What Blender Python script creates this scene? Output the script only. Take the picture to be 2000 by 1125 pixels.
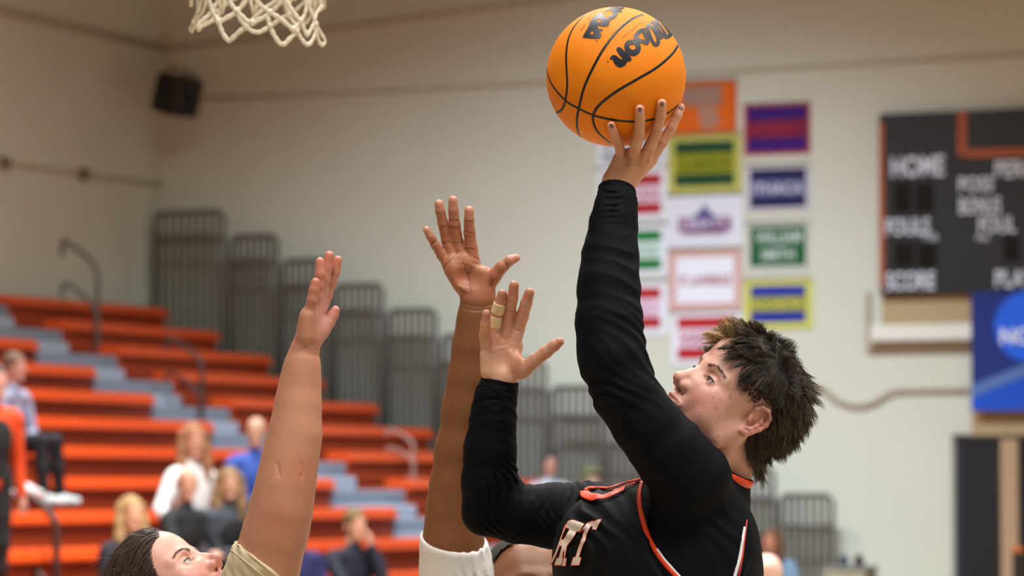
import bpy, bmesh, math, random
import numpy as np
from mathutils import Vector, Matrix
from mathutils.geometry import delaunay_2d_cdt

for _o in list(bpy.data.objects):
    bpy.data.objects.remove(_o)
SC = bpy.context.scene
COL = SC.collection
random.seed(7)
RNG = np.random.default_rng(7)

# ------------------------------------------------------------------ camera
FPX = 7500.0                      # focal length in pixels of the 2000 px wide frame
PITCH = math.atan(387.5 / FPX)    # eye level lies at row 950
CAM = np.array([0.0, 0.0, 1.65])
FWD = np.array([0, math.cos(PITCH), math.sin(PITCH)])
UPV = np.array([0, -math.sin(PITCH), math.cos(PITCH)])
RGT = np.array([1.0, 0, 0])
D0 = 6.3                          # distance of the shooting player
cd = bpy.data.cameras.new('camera')
cam = bpy.data.objects.new('camera', cd)
COL.objects.link(cam)
cam.location = CAM
cam.rotation_euler = (math.pi / 2 + PITCH, 0, 0)
cd.sensor_width = 36
cd.lens = 36 * FPX / 2000
cd.clip_end = 200
cd.dof.use_dof = True
cd.dof.focus_distance = D0 - 0.05
cd.dof.aperture_fstop = 6.4
SC.camera = cam

# ------------------------------------------------------------------ world, lights, exposure
w = bpy.data.worlds.new('world')
SC.world = w
w.use_nodes = True
w.node_tree.nodes['Background'].inputs[0].default_value = (1.0, 0.95, 0.84, 1)
w.node_tree.nodes['Background'].inputs[1].default_value = 0.30
SC.view_settings.view_transform = 'Standard'
SC.view_settings.look = 'None'
SC.view_settings.gamma = 1.0
SC.view_settings.exposure = 0.0
SC.view_settings.use_curve_mapping = False


def area_light(name, loc, sx, sy, power, color, tilt=(0, 0, 0), spread=math.pi):
    ld = bpy.data.lights.new(name, 'AREA')
    ld.shape = 'RECTANGLE'
    ld.size, ld.size_y = sx, sy
    ld.energy = power
    ld.color = color
    ld.spread = spread
    o = bpy.data.objects.new(name, ld)
    o.location = loc
    o.rotation_euler = tilt
    COL.objects.link(o)
    return o


def R(d):
    return math.radians(d)


# high-bay lamps over the court (the court lies to the right of the bleachers)
for lx in (-1.0, 3.5, 8.5):
    for ly in (3.5, 10.0, 17.0, 24.0):
        area_light('court_and_fill_lamp', (lx, ly, 8.8), 1.6, 1.6, 275 if ly < 12 else (860 if lx < 0 else (45 if lx > 5 and ly > 20 else (120 if lx > 5 else (180 if ly > 20 else 560)))), (1.0, 0.965, 0.90), (0, 0, 0), R(130))
for lx in (3.5, 8.5):
    area_light('court_and_fill_lamp', (lx, 30.5, 8.8), 1.6, 1.6, 60 if lx < 5 else 20, (1.0, 0.965, 0.90), (0, 0, 0), R(110))
area_light('court_and_fill_lamp', (-2.6, 30.0, 8.8), 1.6, 1.6, 600, (1.0, 0.965, 0.90), (0, 0, 0), R(150))  # extra fill over the bleachers, added to brighten the upper side wall
# cool fill lamps added to brighten the lower middle of the end wall
area_light('court_and_fill_lamp', (0.8, 28.0, 8.8), 2.0, 1.2, 190, (0.70, 0.85, 1.0), (R(50), 0, 0), R(58))
area_light('court_and_fill_lamp', (4.2, 26.5, 8.8), 2.0, 1.2, 12, (0.72, 0.84, 1.0), (R(50), 0, 0), R(58))


# ------------------------------------------------------------------ helpers
def lin(c):
    return tuple(((x / 255.0) / 12.92 if x / 255.0 < 0.04045 else ((x / 255.0 + 0.055) / 1.055) ** 2.4) for x in c)


def P(px, py, d):
    """world point seen at pixel (px,py) at depth d"""
    return CAM + d * (FWD + RGT * (px - 1000) / FPX + UPV * (562.5 - py) / FPX)


def Q(px, py, z=0.0):
    return P(px, py, D0 + z)


MATS = {}


def mat(name, rgb=(128, 128, 128), rough=0.6, metal=0.0, noise=0.0, nscale=20.0, bump=0.0, bscale=200.0,
        attr=False, sss=0.0, sheen=0.0, spec=0.5, coat=0.0, alpha=1.0, emit=None, lit=None, trans=0.0, aniso=None):
    if name in MATS:
        return MATS[name]
    m = bpy.data.materials.new(name)
    m.use_nodes = True
    nt = m.node_tree
    b = nt.nodes['Principled BSDF']
    c = lit if lit else lin(rgb)
    b.inputs['Base Color'].default_value = (*c, 1)
    b.inputs['Roughness'].default_value = rough
    b.inputs['Metallic'].default_value = metal
    b.inputs['Specular IOR Level'].default_value = spec
    b.inputs['Coat Weight'].default_value = coat
    b.inputs['Transmission Weight'].default_value = trans
    if sheen:
        b.inputs['Sheen Weight'].default_value = sheen
        b.inputs['Sheen Roughness'].default_value = 0.4
    if sss:
        b.inputs['Subsurface Weight'].default_value = sss
        b.inputs['Subsurface Radius'].default_value = (0.012, 0.005, 0.003)
        b.inputs['Subsurface Scale'].default_value = 0.6
    if emit:
        b.inputs['Emission Color'].default_value = (*lin(emit[0]), 1)
        b.inputs['Emission Strength'].default_value = emit[1]
    tc = nt.nodes.new('ShaderNodeTexCoord')
    src = None
    if attr:
        a = nt.nodes.new('ShaderNodeAttribute')
        a.attribute_name = 'Col'
        src = a.outputs['Color']
    if noise:
        n = nt.nodes.new('ShaderNodeTexNoise')
        n.inputs['Scale'].default_value = nscale
        n.inputs['Detail'].default_value = 5
        nt.links.new(tc.outputs['Object'], n.inputs['Vector'])
        mr = nt.nodes.new('ShaderNodeMapRange')
        mr.inputs[1].default_value = 0.25
        mr.inputs[2].default_value = 0.75
        mr.inputs[3].default_value = 1 - noise
        mr.inputs[4].default_value = 1 + noise
        nt.links.new(n.outputs['Fac'], mr.inputs[0])
        mx = nt.nodes.new('ShaderNodeVectorMath')
        mx.operation = 'SCALE'
        if src:
            nt.links.new(src, mx.inputs[0])
        else:
            mx.inputs[0].default_value = c
        nt.links.new(mr.outputs[0], mx.inputs['Scale'])
        src = mx.outputs[0]
    if src:
        nt.links.new(src, b.inputs['Base Color'])
    if bump:
        n2 = nt.nodes.new('ShaderNodeTexNoise')
        n2.inputs['Scale'].default_value = bscale
        n2.inputs['Detail'].default_value = 3
        if aniso:
            mp = nt.nodes.new('ShaderNodeMapping')
            mp.inputs['Scale'].default_value = aniso
            nt.links.new(tc.outputs['Object'], mp.inputs['Vector'])
            nt.links.new(mp.outputs[0], n2.inputs['Vector'])
        else:
            nt.links.new(tc.outputs['Object'], n2.inputs['Vector'])
        bp = nt.nodes.new('ShaderNodeBump')
        bp.inputs['Strength'].default_value = bump
        bp.inputs['Distance'].default_value = 0.002
        nt.links.new(n2.outputs['Fac'], bp.inputs['Height'])
        nt.links.new(bp.outputs[0], b.inputs['Normal'])
    MATS[name] = m
    return m


def tag(o, label=None, cat=None, group=None, kind=None):
    if label: o['label'] = label
    if cat: o['category'] = cat
    if group: o['group'] = group
    if kind: o['kind'] = kind
    return o


def empty(name, loc, label=None, cat=None, group=None, kind=None):
    o = bpy.data.objects.new(name, None)
    o.location = Vector([float(v) for v in loc])
    o.empty_display_size = 0.1
    COL.objects.link(o)
    return tag(o, label, cat, group, kind)


def wloc(o):
    return np.array(o.location) if o is not None and o.parent is None else (
        np.zeros(3) if o is None else np.array(o.location) + wloc(o.parent))


def mk(name, V, F, m, parent=None, smooth=True, col=None, at=None):
    """mesh from world-space vertices; origin at the parent (or at 'at')"""
    V = np.asarray(V, dtype=np.float64)
    org = wloc(parent) if parent is not None else (np.zeros(3) if at is None else np.asarray(at, float))
    off = np.zeros(3)
    if parent is not None and at is not None:
        off = np.asarray(at, float) - org
    me = bpy.data.meshes.new(name)
    Vl = V - org - off
    if isinstance(F, np.ndarray) and F.ndim == 2:
        k = F.shape[1]
        me.vertices.add(len(Vl))
        me.vertices.foreach_set('co', Vl.astype(np.float32).ravel())
        me.loops.add(F.size)
        me.loops.foreach_set('vertex_index', F.astype(np.int32).ravel())
        me.polygons.add(len(F))
        me.polygons.foreach_set('loop_start', np.arange(0, F.size, k, dtype=np.int32))
        me.update(calc_edges=True)
    else:
        me.from_pydata(Vl.tolist(), [], [list(map(int, f)) for f in F])
        me.update()
    if smooth:
        me.polygons.foreach_set('use_smooth', np.ones(len(me.polygons), dtype=bool))
    if col is not None:
        a = me.attributes.new('Col', 'FLOAT_COLOR', 'POINT')
        c4 = np.ones((len(V), 4), dtype=np.float32)
        c4[:, :3] = col
        a.data.foreach_set('color', c4.ravel())
    if m is not None:
        me.materials.append(m)
    o = bpy.data.objects.new(name, me)
    COL.objects.link(o)
    if parent is not None:
        o.parent = parent
        o.location = Vector(off.tolist())
    else:
        o.location = Vector(org.tolist())
    return o


ZUP = np.array([0, 0, 1.0])


def norm(v):
    v = np.asarray(v, float)
    return v / (np.linalg.norm(v) + 1e-12)


def box_vf(c, ax, h, bev=0.0):
    """box with centre c, axes ax (3 unit vectors), half sizes h, chamfered by bev"""
    c = np.asarray(c, float)
    ax = [np.asarray(a, float) for a in ax]
    if bev <= 0:
        V = []
        for sx in (-1, 1):
            for sy in (-1, 1):
                for sz in (-1, 1):
                    V.append(c + sx * h[0] * ax[0] + sy * h[1] * ax[1] + sz * h[2] * ax[2])
        F = [(0, 1, 3, 2), (4, 6, 7, 5), (0, 4, 5, 1), (2, 3, 7, 6), (0, 2, 6, 4), (1, 5, 7, 3)]
        if np.dot(np.cross(ax[0], ax[1]), ax[2]) < 0:
            F = [f[::-1] for f in F]
        return np.array(V), F
    bm = bmesh.new()
    bmesh.ops.create_cube(bm, size=2)
    for v in bm.verts:
        v.co = Vector((v.co.x * h[0], v.co.y * h[1], v.co.z * h[2]))
    bmesh.ops.bevel(bm, geom=bm.edges[:], offset=bev, segments=2, affect='EDGES', profile=0.5)
    M = np.array(ax)
    V = np.array([v.co[:] for v in bm.verts]) @ M + c
    F = [[v.index for v in f.verts] for f in bm.faces]
    if np.dot(np.cross(ax[0], ax[1]), ax[2]) < 0:
        F = [f[::-1] for f in F]
    bm.free()
    return V, F


def box(name, c, ax, h, m, parent=None, bev=0.0, at=None):
    V, F = box_vf(c, ax, h, bev)
    return mk(name, V, F, m, parent, smooth=False, at=at)


def joinvf(items):
    Vs, Fs, n = [], [], 0
    for V, F in items:
        Vs.append(np.asarray(V))
        Fs += [[i + n for i in f] for f in F]
        n += len(V)
    return np.vstack(Vs), Fs


def tube_vf(pts, r, seg=8, closed=False, flat=None):
    """tube along pts; r scalar or per point; flat=(normal list, factor)"""
    pts = np.asarray(pts, float)
    n = len(pts)
    r = np.broadcast_to(np.asarray(r, float), (n,))
    T = np.zeros_like(pts)
    if closed:
        T = np.roll(pts, -1, 0) - np.roll(pts, 1, 0)
    else:
        T[1:-1] = pts[2:] - pts[:-2]
        T[0] = pts[1] - pts[0]
        T[-1] = pts[-1] - pts[-2]
    T /= np.linalg.norm(T, axis=1)[:, None] + 1e-12
    ref = np.array([0.13, 0.2, 0.97]) if abs(T[0][2]) < 0.9 else np.array([1.0, 0.1, 0])
    N = np.zeros_like(pts)
    N[0] = norm(np.cross(T[0], ref))
    for i in range(1, n):
        N[i] = norm(N[i - 1] - T[i] * np.dot(N[i - 1], T[i]))
    if flat is not None:
        for i in range(n):
            nn = flat[0][i] if np.ndim(flat[0]) == 2 else flat[0]
            N[i] = norm(nn - T[i] * np.dot(nn, T[i]))
    B = np.cross(T, N)
    a = np.linspace(0, 2 * math.pi, seg, endpoint=False)
    fN = flat[1] if flat is not None else 1.0
    V = (pts[:, None, :] + r[:, None, None] * (np.cos(a)[None, :, None] * N[:, None, :] * fN + np.sin(a)[None, :, None] * B[:, None, :])).reshape(-1, 3)
    F = []
    m_ = n if closed else n - 1
    for i in range(m_):
        for j in range(seg):
            a0 = i * seg + j
            a1 = i * seg + (j + 1) % seg
            b0 = ((i + 1) % n) * seg + j
            b1 = ((i + 1) % n) * seg + (j + 1) % seg
            F.append((a0, a1, b1, b0))
    if not closed:
        F.append(tuple(range(seg))[::-1])
        F.append(tuple((n - 1) * seg + j for j in range(seg)))
    return V, F


def tube(name, pts, r, m, parent=None, seg=8, closed=False, flat=None, at=None):
    V, F = tube_vf(pts, r, seg, closed, flat)
    return mk(name, V, F, m, parent, at=at)


def smooth_path(pts, n=6, closed=False):
    """Catmull-Rom through pts (any dimension)"""
    pts = np.asarray(pts, float)
    N = len(pts)
    out = []
    rng = range(N if closed else N - 1)
    for i in rng:
        p0 = pts[(i - 1) % N] if (closed or i > 0) else pts[0]
        p1 = pts[i]
        p2 = pts[(i + 1) % N]
        p3 = pts[(i + 2) % N] if (closed or i + 2 < N) else pts[-1]
        for t in np.linspace(0, 1, n, endpoint=False):
            out.append(0.5 * ((2 * p1) + (-p0 + p2) * t + (2 * p0 - 5 * p1 + 4 * p2 - p3) * t * t + (-p0 + 3 * p1 - 3 * p2 + p3) * t ** 3))
    if not closed:
        out.append(pts[-1])
    return np.array(out)


# ------------------------------------------------------------------ signed-distance modelling
class Shape:
    def __init__(s):
        s.ops = []

    def _add(s, f, mode, k, c, r):
        s.ops.append((f, mode, float(k), np.asarray(c, float), float(r)))
        return s

    def chain(s, pts, rad, k=0.01, mode='u', kin=0.004, squash=None):
        pts = np.asarray(pts, float)
        rad = np.broadcast_to(np.asarray(rad, float), (len(pts),)).copy()
        if squash is not None:
            nq, fq = norm(squash[0]), squash[1]
        segs = []
        for i in range(max(1, len(pts) - 1)):
            a, b = pts[i], pts[min(i + 1, len(pts) - 1)]
            segs.append((a, b - a, max(np.dot(b - a, b - a), 1e-12), rad[i], rad[min(i + 1, len(pts) - 1)]))

        def f(p):
            d = None
            for a, ba, l2, ra, rb in segs:
                pa = p - a
                h = np.clip(pa @ ba / l2, 0, 1)
                q = pa - h[:, None] * ba
                if squash is not None:
                    q = q + (q @ nq)[:, None] * nq * (1 / fq - 1)
                e = np.sqrt((q * q).sum(1)) - (ra + (rb - ra) * h)
                if squash is not None:
                    e = e * min(fq, 1.0)
                if d is None:
                    d = e
                else:
                    hh = np.maximum(kin - np.abs(d - e), 0) / kin
                    d = np.minimum(d, e) - hh * hh * kin / 4
            return d
        c = (pts.min(0) + pts.max(0)) / 2
        r = np.linalg.norm(pts - c, axis=1).max() + rad.max() * (1.6 if squash is not None and squash[1] > 1 else 1.05)
        return s._add(f, mode, k, c, r)

    def ell(s, c, r, A=None, k=0.01, mode='u'):
        """ellipsoid, centre c, radii r, rows of A are its axes"""
        c = np.asarray(c, float)
        r = np.asarray(r, float)
        A = np.eye(3) if A is None else np.asarray(A, float)

        def f(p):
            q = (p - c) @ A.T
            k0 = np.sqrt(((q / r) ** 2).sum(1))
            k1 = np.sqrt(((q / (r * r)) ** 2).sum(1)) + 1e-9
            return np.where(k0 < 1e-4, -r.min(), k0 * (k0 - 1) / k1)
        return s._add(f, mode, k, c, r.max())

    def plane(s, c, n, k=0.002, rad=10.0):
        """keep the side opposite to n"""
        c = np.asarray(c, float)
        n = norm(n)
        return s._add(lambda p: (p - c) @ n, 'i', k, c, rad)

    def disp(s, f, c, r):
        return s._add(f, 'd', 0.0, c, r)

    def eval(s, p, ops=None):
        p = np.asarray(p, float)
        d = np.full(len(p), 9.0)
        for f, mode, k, c, r in (s.ops if ops is None else ops):
            e = f(p)
            if mode == 'd':
                d = d + e
            elif mode == 'u':
                if k > 0:
                    h = np.maximum(k - np.abs(d - e), 0) / k
                    d = np.minimum(d, e) - h * h * k / 4
                else:
                    d = np.minimum(d, e)
            else:
                if mode == 's':
                    e = -e
                if k > 0:
                    h = np.maximum(k - np.abs(d - e), 0) / k
                    d = np.maximum(d, e) + h * h * k / 4
                else:
                    d = np.maximum(d, e)
        return d

    def grad(s, p, e=0.0008):
        g = np.stack([s.eval(p + np.eye(3)[i] * e) - s.eval(p - np.eye(3)[i] * e) for i in range(3)], 1)
        return g / (np.linalg.norm(g, axis=1)[:, None] + 1e-12)

    def trace(s, px, py, d0=None, d1=None):
        """first surface hit along the viewing rays; returns points, hit"""
        px = np.atleast_1d(np.asarray(px, float))
        py = np.atleast_1d(np.asarray(py, float))
        dr = FWD[None] + RGT[None] * ((px - 1000) / FPX)[:, None] + UPV[None] * ((562.5 - py) / FPX)[:, None]
        t = np.full(len(px), D0 - 0.6 if d0 is None else d0)
        end = D0 + 1.0 if d1 is None else d1
        for _ in range(90):
            d = s.eval(CAM + dr * t[:, None])
            t = np.minimum(t + np.clip(d, -0.02, 0.2) * 0.75, end)
        hit = np.abs(d) < 0.003
        return CAM + dr * t[:, None], hit

    def mesh(s, vox, lo=None, hi=None, B=12):
        us = [o for o in s.ops if o[1] == 'u']
        L = np.min([o[3] - o[4] for o in us], 0) - 3 * vox
        H = np.max([o[3] + o[4] for o in us], 0) + 3 * vox
        if lo is not None: L = np.maximum(L, lo)
        if hi is not None: H = np.minimum(H, hi)
        bs = B * vox
        nb = np.maximum(np.ceil((H - L) / bs).astype(int), 1)
        # two-level search for the blocks that hold surface
        gi = np.stack(np.meshgrid(*[np.arange(n) for n in nb], indexing='ij'), -1).reshape(-1, 3)
        ctr = L + (gi + 0.5) * bs
        rb = bs * 0.866
        dc = np.empty(len(ctr))
        for i in range(0, len(ctr), 60000):
            dc[i:i + 60000] = s.eval(ctr[i:i + 60000])
        keep = np.abs(dc) < rb * 1.7 + 0.004
        gi, ctr = gi[keep], ctr[keep]
        n = len(gi)
        if n == 0:
            return np.zeros((0, 3)), np.zeros((0, 4), int)
        opd = np.stack([o[0](ctr) for o in s.ops], 1)
        umin = np.min(np.stack([opd[:, j] if o[1] == 'u' else np.full(n, 99.) for j, o in enumerate(s.ops)], 1), 1)
        rel = np.zeros_like(opd, dtype=bool)
        for j, o in enumerate(s.ops):
            if o[1] == 'u':
                rel[:, j] = opd[:, j] < umin + 3.0 * rb + o[2]
            elif o[1] == 'd':
                rel[:, j] = np.linalg.norm(ctr - o[3], axis=1) < o[4] + rb
            elif o[1] == 's':
                rel[:, j] = opd[:, j] < 2.2 * rb + o[2]
            else:
                rel[:, j] = True
        ax = np.arange(B + 1) * vox
        loc = np.stack(np.meshgrid(ax, ax, ax, indexing='ij'), -1).reshape(-1, 3)
        vals = np.empty((n, (B + 1) ** 3), dtype=np.float32)
        for i in range(n):
            vals[i] = s.eval(L + gi[i] * bs + loc, [s.ops[j] for j in np.nonzero(rel[i])[0]])
        v = vals.reshape(n, B + 1, B + 1, B + 1)
        ins = v < 0
        NX, NY, NZ = (nb * B + 2)
        cnt = sum(ins[:, a:B + a, b:B + b, c:B + c].astype(np.int8) for a in (0, 1) for b in (0, 1) for c in (0, 1))
        bi, i, j, k_ = np.nonzero((cnt > 0) & (cnt < 8))
        cor = {(a, b, c): v[bi, i + a, j + b, k_ + c] for a in (0, 1) for b in (0, 1) for c in (0, 1)}
        acc = np.zeros((len(bi), 3))
        num = np.zeros(len(bi))
        for axis in range(3):
            for o1 in (0, 1):
                for o2 in (0, 1):
                    c0 = [o1, o2]
                    c0.insert(axis, 0)
                    c1 = [o1, o2]
                    c1.insert(axis, 1)
                    va, vb = cor[tuple(c0)], cor[tuple(c1)]
                    m = (va < 0) != (vb < 0)
                    t = np.where(m, va / np.where(m, va - vb, 1), 0)
                    q = np.tile(np.array(c0, float), (len(bi), 1))
                    q[:, axis] = t
                    acc += q * m[:, None]
                    num += m
        acc /= num[:, None]
        g = gi[bi] * B + np.stack([i, j, k_], 1)
        V = L + (g + acc) * vox
        key = (g[:, 0].astype(np.int64) * NY + g[:, 1]) * NZ + g[:, 2]
        order = np.argsort(key)
        key, V = key[order], V[order]
        quads = []
        for axis in range(3):
            a, b = (axis + 1) % 3, (axis + 2) % 3
            s0 = ins[:, :B, :B, :B]
            sl = [slice(0, B)] * 3
            sl[axis] = slice(1, B + 1)
            s1 = ins[:, sl[0], sl[1], sl[2]]
            bi2, i2, j2, k2 = np.nonzero(s0 != s1)
            gg = gi[bi2] * B + np.stack([i2, j2, k2], 1)
            fl = s0[bi2, i2, j2, k2]
            ds = [(-1, -1), (0, -1), (0, 0), (-1, 0)]
            ids, ok = [], np.ones(len(gg), bool)
            for da, db in ds:
                h = gg.copy()
                h[:, a] += da
                h[:, b] += db
                kk = (h[:, 0].astype(np.int64) * NY + h[:, 1]) * NZ + h[:, 2]
                ix = np.clip(np.searchsorted(key, kk), 0, len(key) - 1)
                ok &= key[ix] == kk
                ids.append(ix)
            q = np.stack(ids, 1)
            q = np.where(fl[:, None], q, q[:, ::-1])
            quads.append(q[ok])
        return V, np.vstack(quads)


def merge(ms):
    Vs, Fs, n = [], [], 0
    for V, F in ms:
        Vs.append(V)
        Fs.append(F + n)
        n += len(V)
    return np.vstack(Vs), np.vstack(Fs)


class Frame:
    def __init__(s, origin, F, L, U, mm=0.001):
        s.o = np.asarray(origin, float)
        s.A = np.array([norm(F), norm(L), norm(U)])
        s.mm = mm

    def p(s, x, y=None, z=None):
        q = np.asarray(x if y is None else (x, y, z), float)
        return s.o + (q * s.mm) @ s.A

    def loc(s, W):
        return ((W - s.o) @ s.A.T) / s.mm


def ssd(x, a, b):
    t = np.clip((x - a) / (b - a), 0, 1)
    return t * t * (3 - 2 * t)


def wave_disp(amp, ks, c, r, seed=1, falloff=True):
    """sum of sines; ks list of wave vectors (rad/m)"""
    rg = np.random.default_rng(seed)
    ph = rg.uniform(0, 6.28, len(ks))
    ks = np.asarray(ks, float)
    c = np.asarray(c, float)

    def f(p):
        wv = np.zeros(len(p))
        q = p + 0.012 * np.sin(p[:, [2, 0, 1]] * 55 + 1.3)
        for kv, h in zip(ks, ph):
            wv += np.sin(q @ kv + h)
        wv = wv / len(ks)
        wv = -np.abs(wv) * 1.4 + 0.4
        fo = ssd(-np.linalg.norm(p - c, axis=1), -r, -r * 0.45) if falloff else 1.0
        return -amp * wv * fo
    return f, c, r


def poly_grid(poly, step):
    """triangulated 2-D polygon with interior points"""
    poly = np.asarray(poly, float)
    out = []
    n = len(poly)
    for i in range(n):
        a, b = poly[i], poly[(i + 1) % n]
        m_ = max(1, int(np.ceil(np.linalg.norm(b - a) / step)))
        for t in range(m_):
            out.append(a + (b - a) * t / m_)
    out = np.array(out)
    ne = len(out)
    edges = [(i, (i + 1) % ne) for i in range(ne)]
    xs = np.arange(poly[:, 0].min() + step / 2, poly[:, 0].max(), step)
    ys = np.arange(poly[:, 1].min() + step / 2, poly[:, 1].max(), step)
    inner = []
    for x in xs:
        for y in ys:
            ins = False
            j = n - 1
            for i in range(n):
                xi, yi = poly[i]
                xj, yj = poly[j]
                if (yi > y) != (yj > y) and x < (xj - xi) * (y - yi) / (yj - yi) + xi:
                    ins = not ins
                j = i
            if ins and np.min(np.linalg.norm(out - (x, y), axis=1)) > step * 0.4:
                inner.append((x, y))
    pts = [Vector(p) for p in out.tolist()] + [Vector(p) for p in inner]
    r = delaunay_2d_cdt(pts, edges, [list(range(ne))], 1, 1e-5)
    return np.array([v[:] for v in r[0]]), [list(f) for f in r[2]]


def decal_vf(poly, surf, off, step=3.0):
    """polygon given in the photograph laid on a surface function surf(px,py)->(pts,normals)"""
    V2, F = poly_grid(poly, step)
    pts, nr = surf(V2[:, 0], V2[:, 1])
    V = pts + nr * off
    # orient towards the outside
    F2 = []
    for f in F:
        a, b, c = V[f[0]], V[f[1]], V[f[2]]
        if np.dot(np.cross(b - a, c - a), nr[f[0]]) < 0:
            f = f[::-1]
        F2.append(f)
    return V, F2


def stroke_poly(pts, wd, n=5):
    """outline polygon of a stroke with varying width"""
    q = np.array([(x, y, w_) for (x, y), w_ in zip(pts, np.broadcast_to(wd, (len(pts),)))], float)
    q = smooth_path(q, n) if len(q) > 2 else q
    p, wv = q[:, :2], q[:, 2] / 2
    T = np.gradient(p, axis=0)
    T /= np.linalg.norm(T, axis=1)[:, None] + 1e-9
    N = np.stack([-T[:, 1], T[:, 0]], 1)
    return p, N, wv


def stroke_vf(pts, wd, surf, off, n=5, cap=True):
    p, N, wv = stroke_poly(pts, wd, n)
    cols = 5
    grid = []
    for t in np.linspace(-1, 1, cols):
        grid.append(p + N * (wv * t)[:, None])
    G = np.stack(grid, 1)                     # (n, cols, 2)
    m_ = len(p)
    V2 = G.reshape(-1, 2)
    F = []
    for i in range(m_ - 1):
        for j in range(cols - 1):
            a = i * cols + j
            F.append([a, a + 1, a + cols + 1, a + cols])
    if cap:
        for e in (0, m_ - 1):
            base = len(V2)
            ang = np.linspace(0, 2 * math.pi, 14, endpoint=False)
            ring = p[e] + wv[e] * np.stack([np.cos(ang), np.sin(ang)], 1)
            V2 = np.vstack([V2, p[e][None], ring])
            for i in range(14):
                F.append([base, base + 1 + i, base + 1 + (i + 1) % 14])
    P3, nr = surf(V2[:, 0], V2[:, 1])
    V = P3 + nr * off
    F2 = []
    for f in F:
        a, b, c = V[f[0]], V[f[1]], V[f[2]]
        if np.dot(np.cross(b - a, c - a), nr[f[0]]) < 0:
            f = f[::-1]
        F2.append(f)
    return V, F2


def text_vf(s, O, ex, ez, wdt, hgt, ext=0.003, bold=0.0, shear=0.0):
    """text fitted in a rectangle: O lower-left corner, ex/ez unit axes, normal = ex x ez"""
    cu = bpy.data.curves.new('txt', 'FONT')
    cu.body = s
    cu.size = 1
    cu.offset = bold
    cu.shear = shear
    cu.resolution_u = 3
    o = bpy.data.objects.new('txt', cu)
    COL.objects.link(o)
    dg = bpy.context.evaluated_depsgraph_get()
    me = bpy.data.meshes.new_from_object(o.evaluated_get(dg))
    V = np.array([v.co[:] for v in me.vertices])
    F = [list(p.vertices) for p in me.polygons]
    bpy.data.objects.remove(o)
    bpy.data.curves.remove(cu)
    bpy.data.meshes.remove(me)
    lo, hi = V.min(0), V.max(0)
    X = (V[:, 0] - lo[0]) / (hi[0] - lo[0]) * wdt
    Y = (V[:, 1] - lo[1]) / (hi[1] - lo[1]) * hgt
    nn = np.cross(ex, ez)
    W0 = O + X[:, None] * ex + Y[:, None] * ez + nn * ext
    nv = len(W0)
    return W0, F
# ------------------------------------------------------------------ the hall
AX = norm([0.410, 0.912, 0])      # along the bleacher rows, away from the camera
BX = norm([0.912, -0.410, 0])     # out from the side wall, along the end wall
CRN = np.array([-3.77, 41.0, 0])  # the far corner of the hall


def onplane(px, py, c, n):
    d = P(px, py, 1.0) - CAM
    return CAM + d * (np.dot(c - CAM, n) / np.dot(d, n))


def wall_pt(px, py, off=0.0):
    return onplane(px, py, CRN - AX * off, AX)


def side_pt(px, py, off=0.0):
    return onplane(px, py, CRN + BX * off, BX)


def bl(u, v, z):
    """bleacher coordinates: u from the end wall, v out of the side wall, height"""
    return CRN - AX * u + BX * v + ZUP * z


def bl_u(px, v):
    """u of the point at offset v seen in image column px"""
    k = (px - 1000) / FPX
    # X - k*Y' = 0 with Y' ~ Y (small pitch)
    c = CRN + BX * v
    return (c[0] - k * c[1]) / (AX[0] - k * AX[1])


M_wall = mat('painted_block', (210, 210, 192), 0.75, noise=0.03, nscale=0.8, bump=0.15, bscale=30)
M_trim = mat('wall_trim_paint', (176, 160, 136), 0.7)
M_floor = mat('maple_floor', (168, 150, 124), 0.3, noise=0.12, nscale=3)
M_ceil = mat('ceiling_paint', (150, 140, 125), 0.9)
M_orange = mat('orange_seat_plastic', (212, 74, 16), 0.38, noise=0.03, nscale=4)
M_orange2 = mat('orange_riser_shaded', (172, 58, 10), 0.6)  # riser shade put into a darker copy of the seat orange
M_grey = mat('grey_step', (128, 136, 150), 0.6)
M_dgrey = mat('dark_deck', (52, 52, 56), 0.8)
M_rail = mat('bronze_rail', (86, 81, 75), 0.55, metal=0.0)
M_drail = mat('dark_hand_rail', (70, 52, 50), 0.5, metal=0.3)


def slab(name, a, b, c, d, nrm, th, m, kind='structure', parent=None):
    """thick quad a,b,c,d pushed back along -nrm"""
    q = [np.asarray(x, float) for x in (a, b, c, d)]
    V = q + [x - np.asarray(nrm) * th for x in q]
    F = [(0, 1, 2, 3), (7, 6, 5, 4), (0, 4, 5, 1), (1, 5, 6, 2), (2, 6, 7, 3), (3, 7, 4, 0)]
    o = mk(name, V, F, m, parent, smooth=False, at=q[0] if parent is None else None)
    if kind: o['kind'] = kind
    return o


HT = 9.6
slab('wall_back', CRN - BX * 0.3, CRN + BX * 17, CRN + BX * 17 + ZUP * HT, CRN - BX * 0.3 + ZUP * HT, -AX, 0.3, M_wall)
slab('wall_left', CRN - AX * 33, CRN, CRN + ZUP * HT, CRN - AX * 33 + ZUP * HT, BX, 0.3, M_wall)
fl = [np.array(v, float) for v in ((-18, 1.0, 0), (16, 1.0, 0), (16, 42, 0), (-18, 42, 0))]
slab('floor', *fl, ZUP, 0.2, M_floor)
slab('ceiling', *[v + ZUP * HT for v in fl], ZUP, -0.2, M_ceil)


# trims and conduits on the walls
def wall_run(name, pix, r, side=False, m=None, label=None, cat='conduit'):
    pts = [(side_pt if side else wall_pt)(x, y, r * 1.0) for x, y in pix]
    o = tube(name, pts, r, m or M_trim, seg=8, at=pts[0])
    if name.startswith('trim'):
        o['kind'] = 'structure'
    else:
        tag(o, label, cat)
    return o


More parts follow.
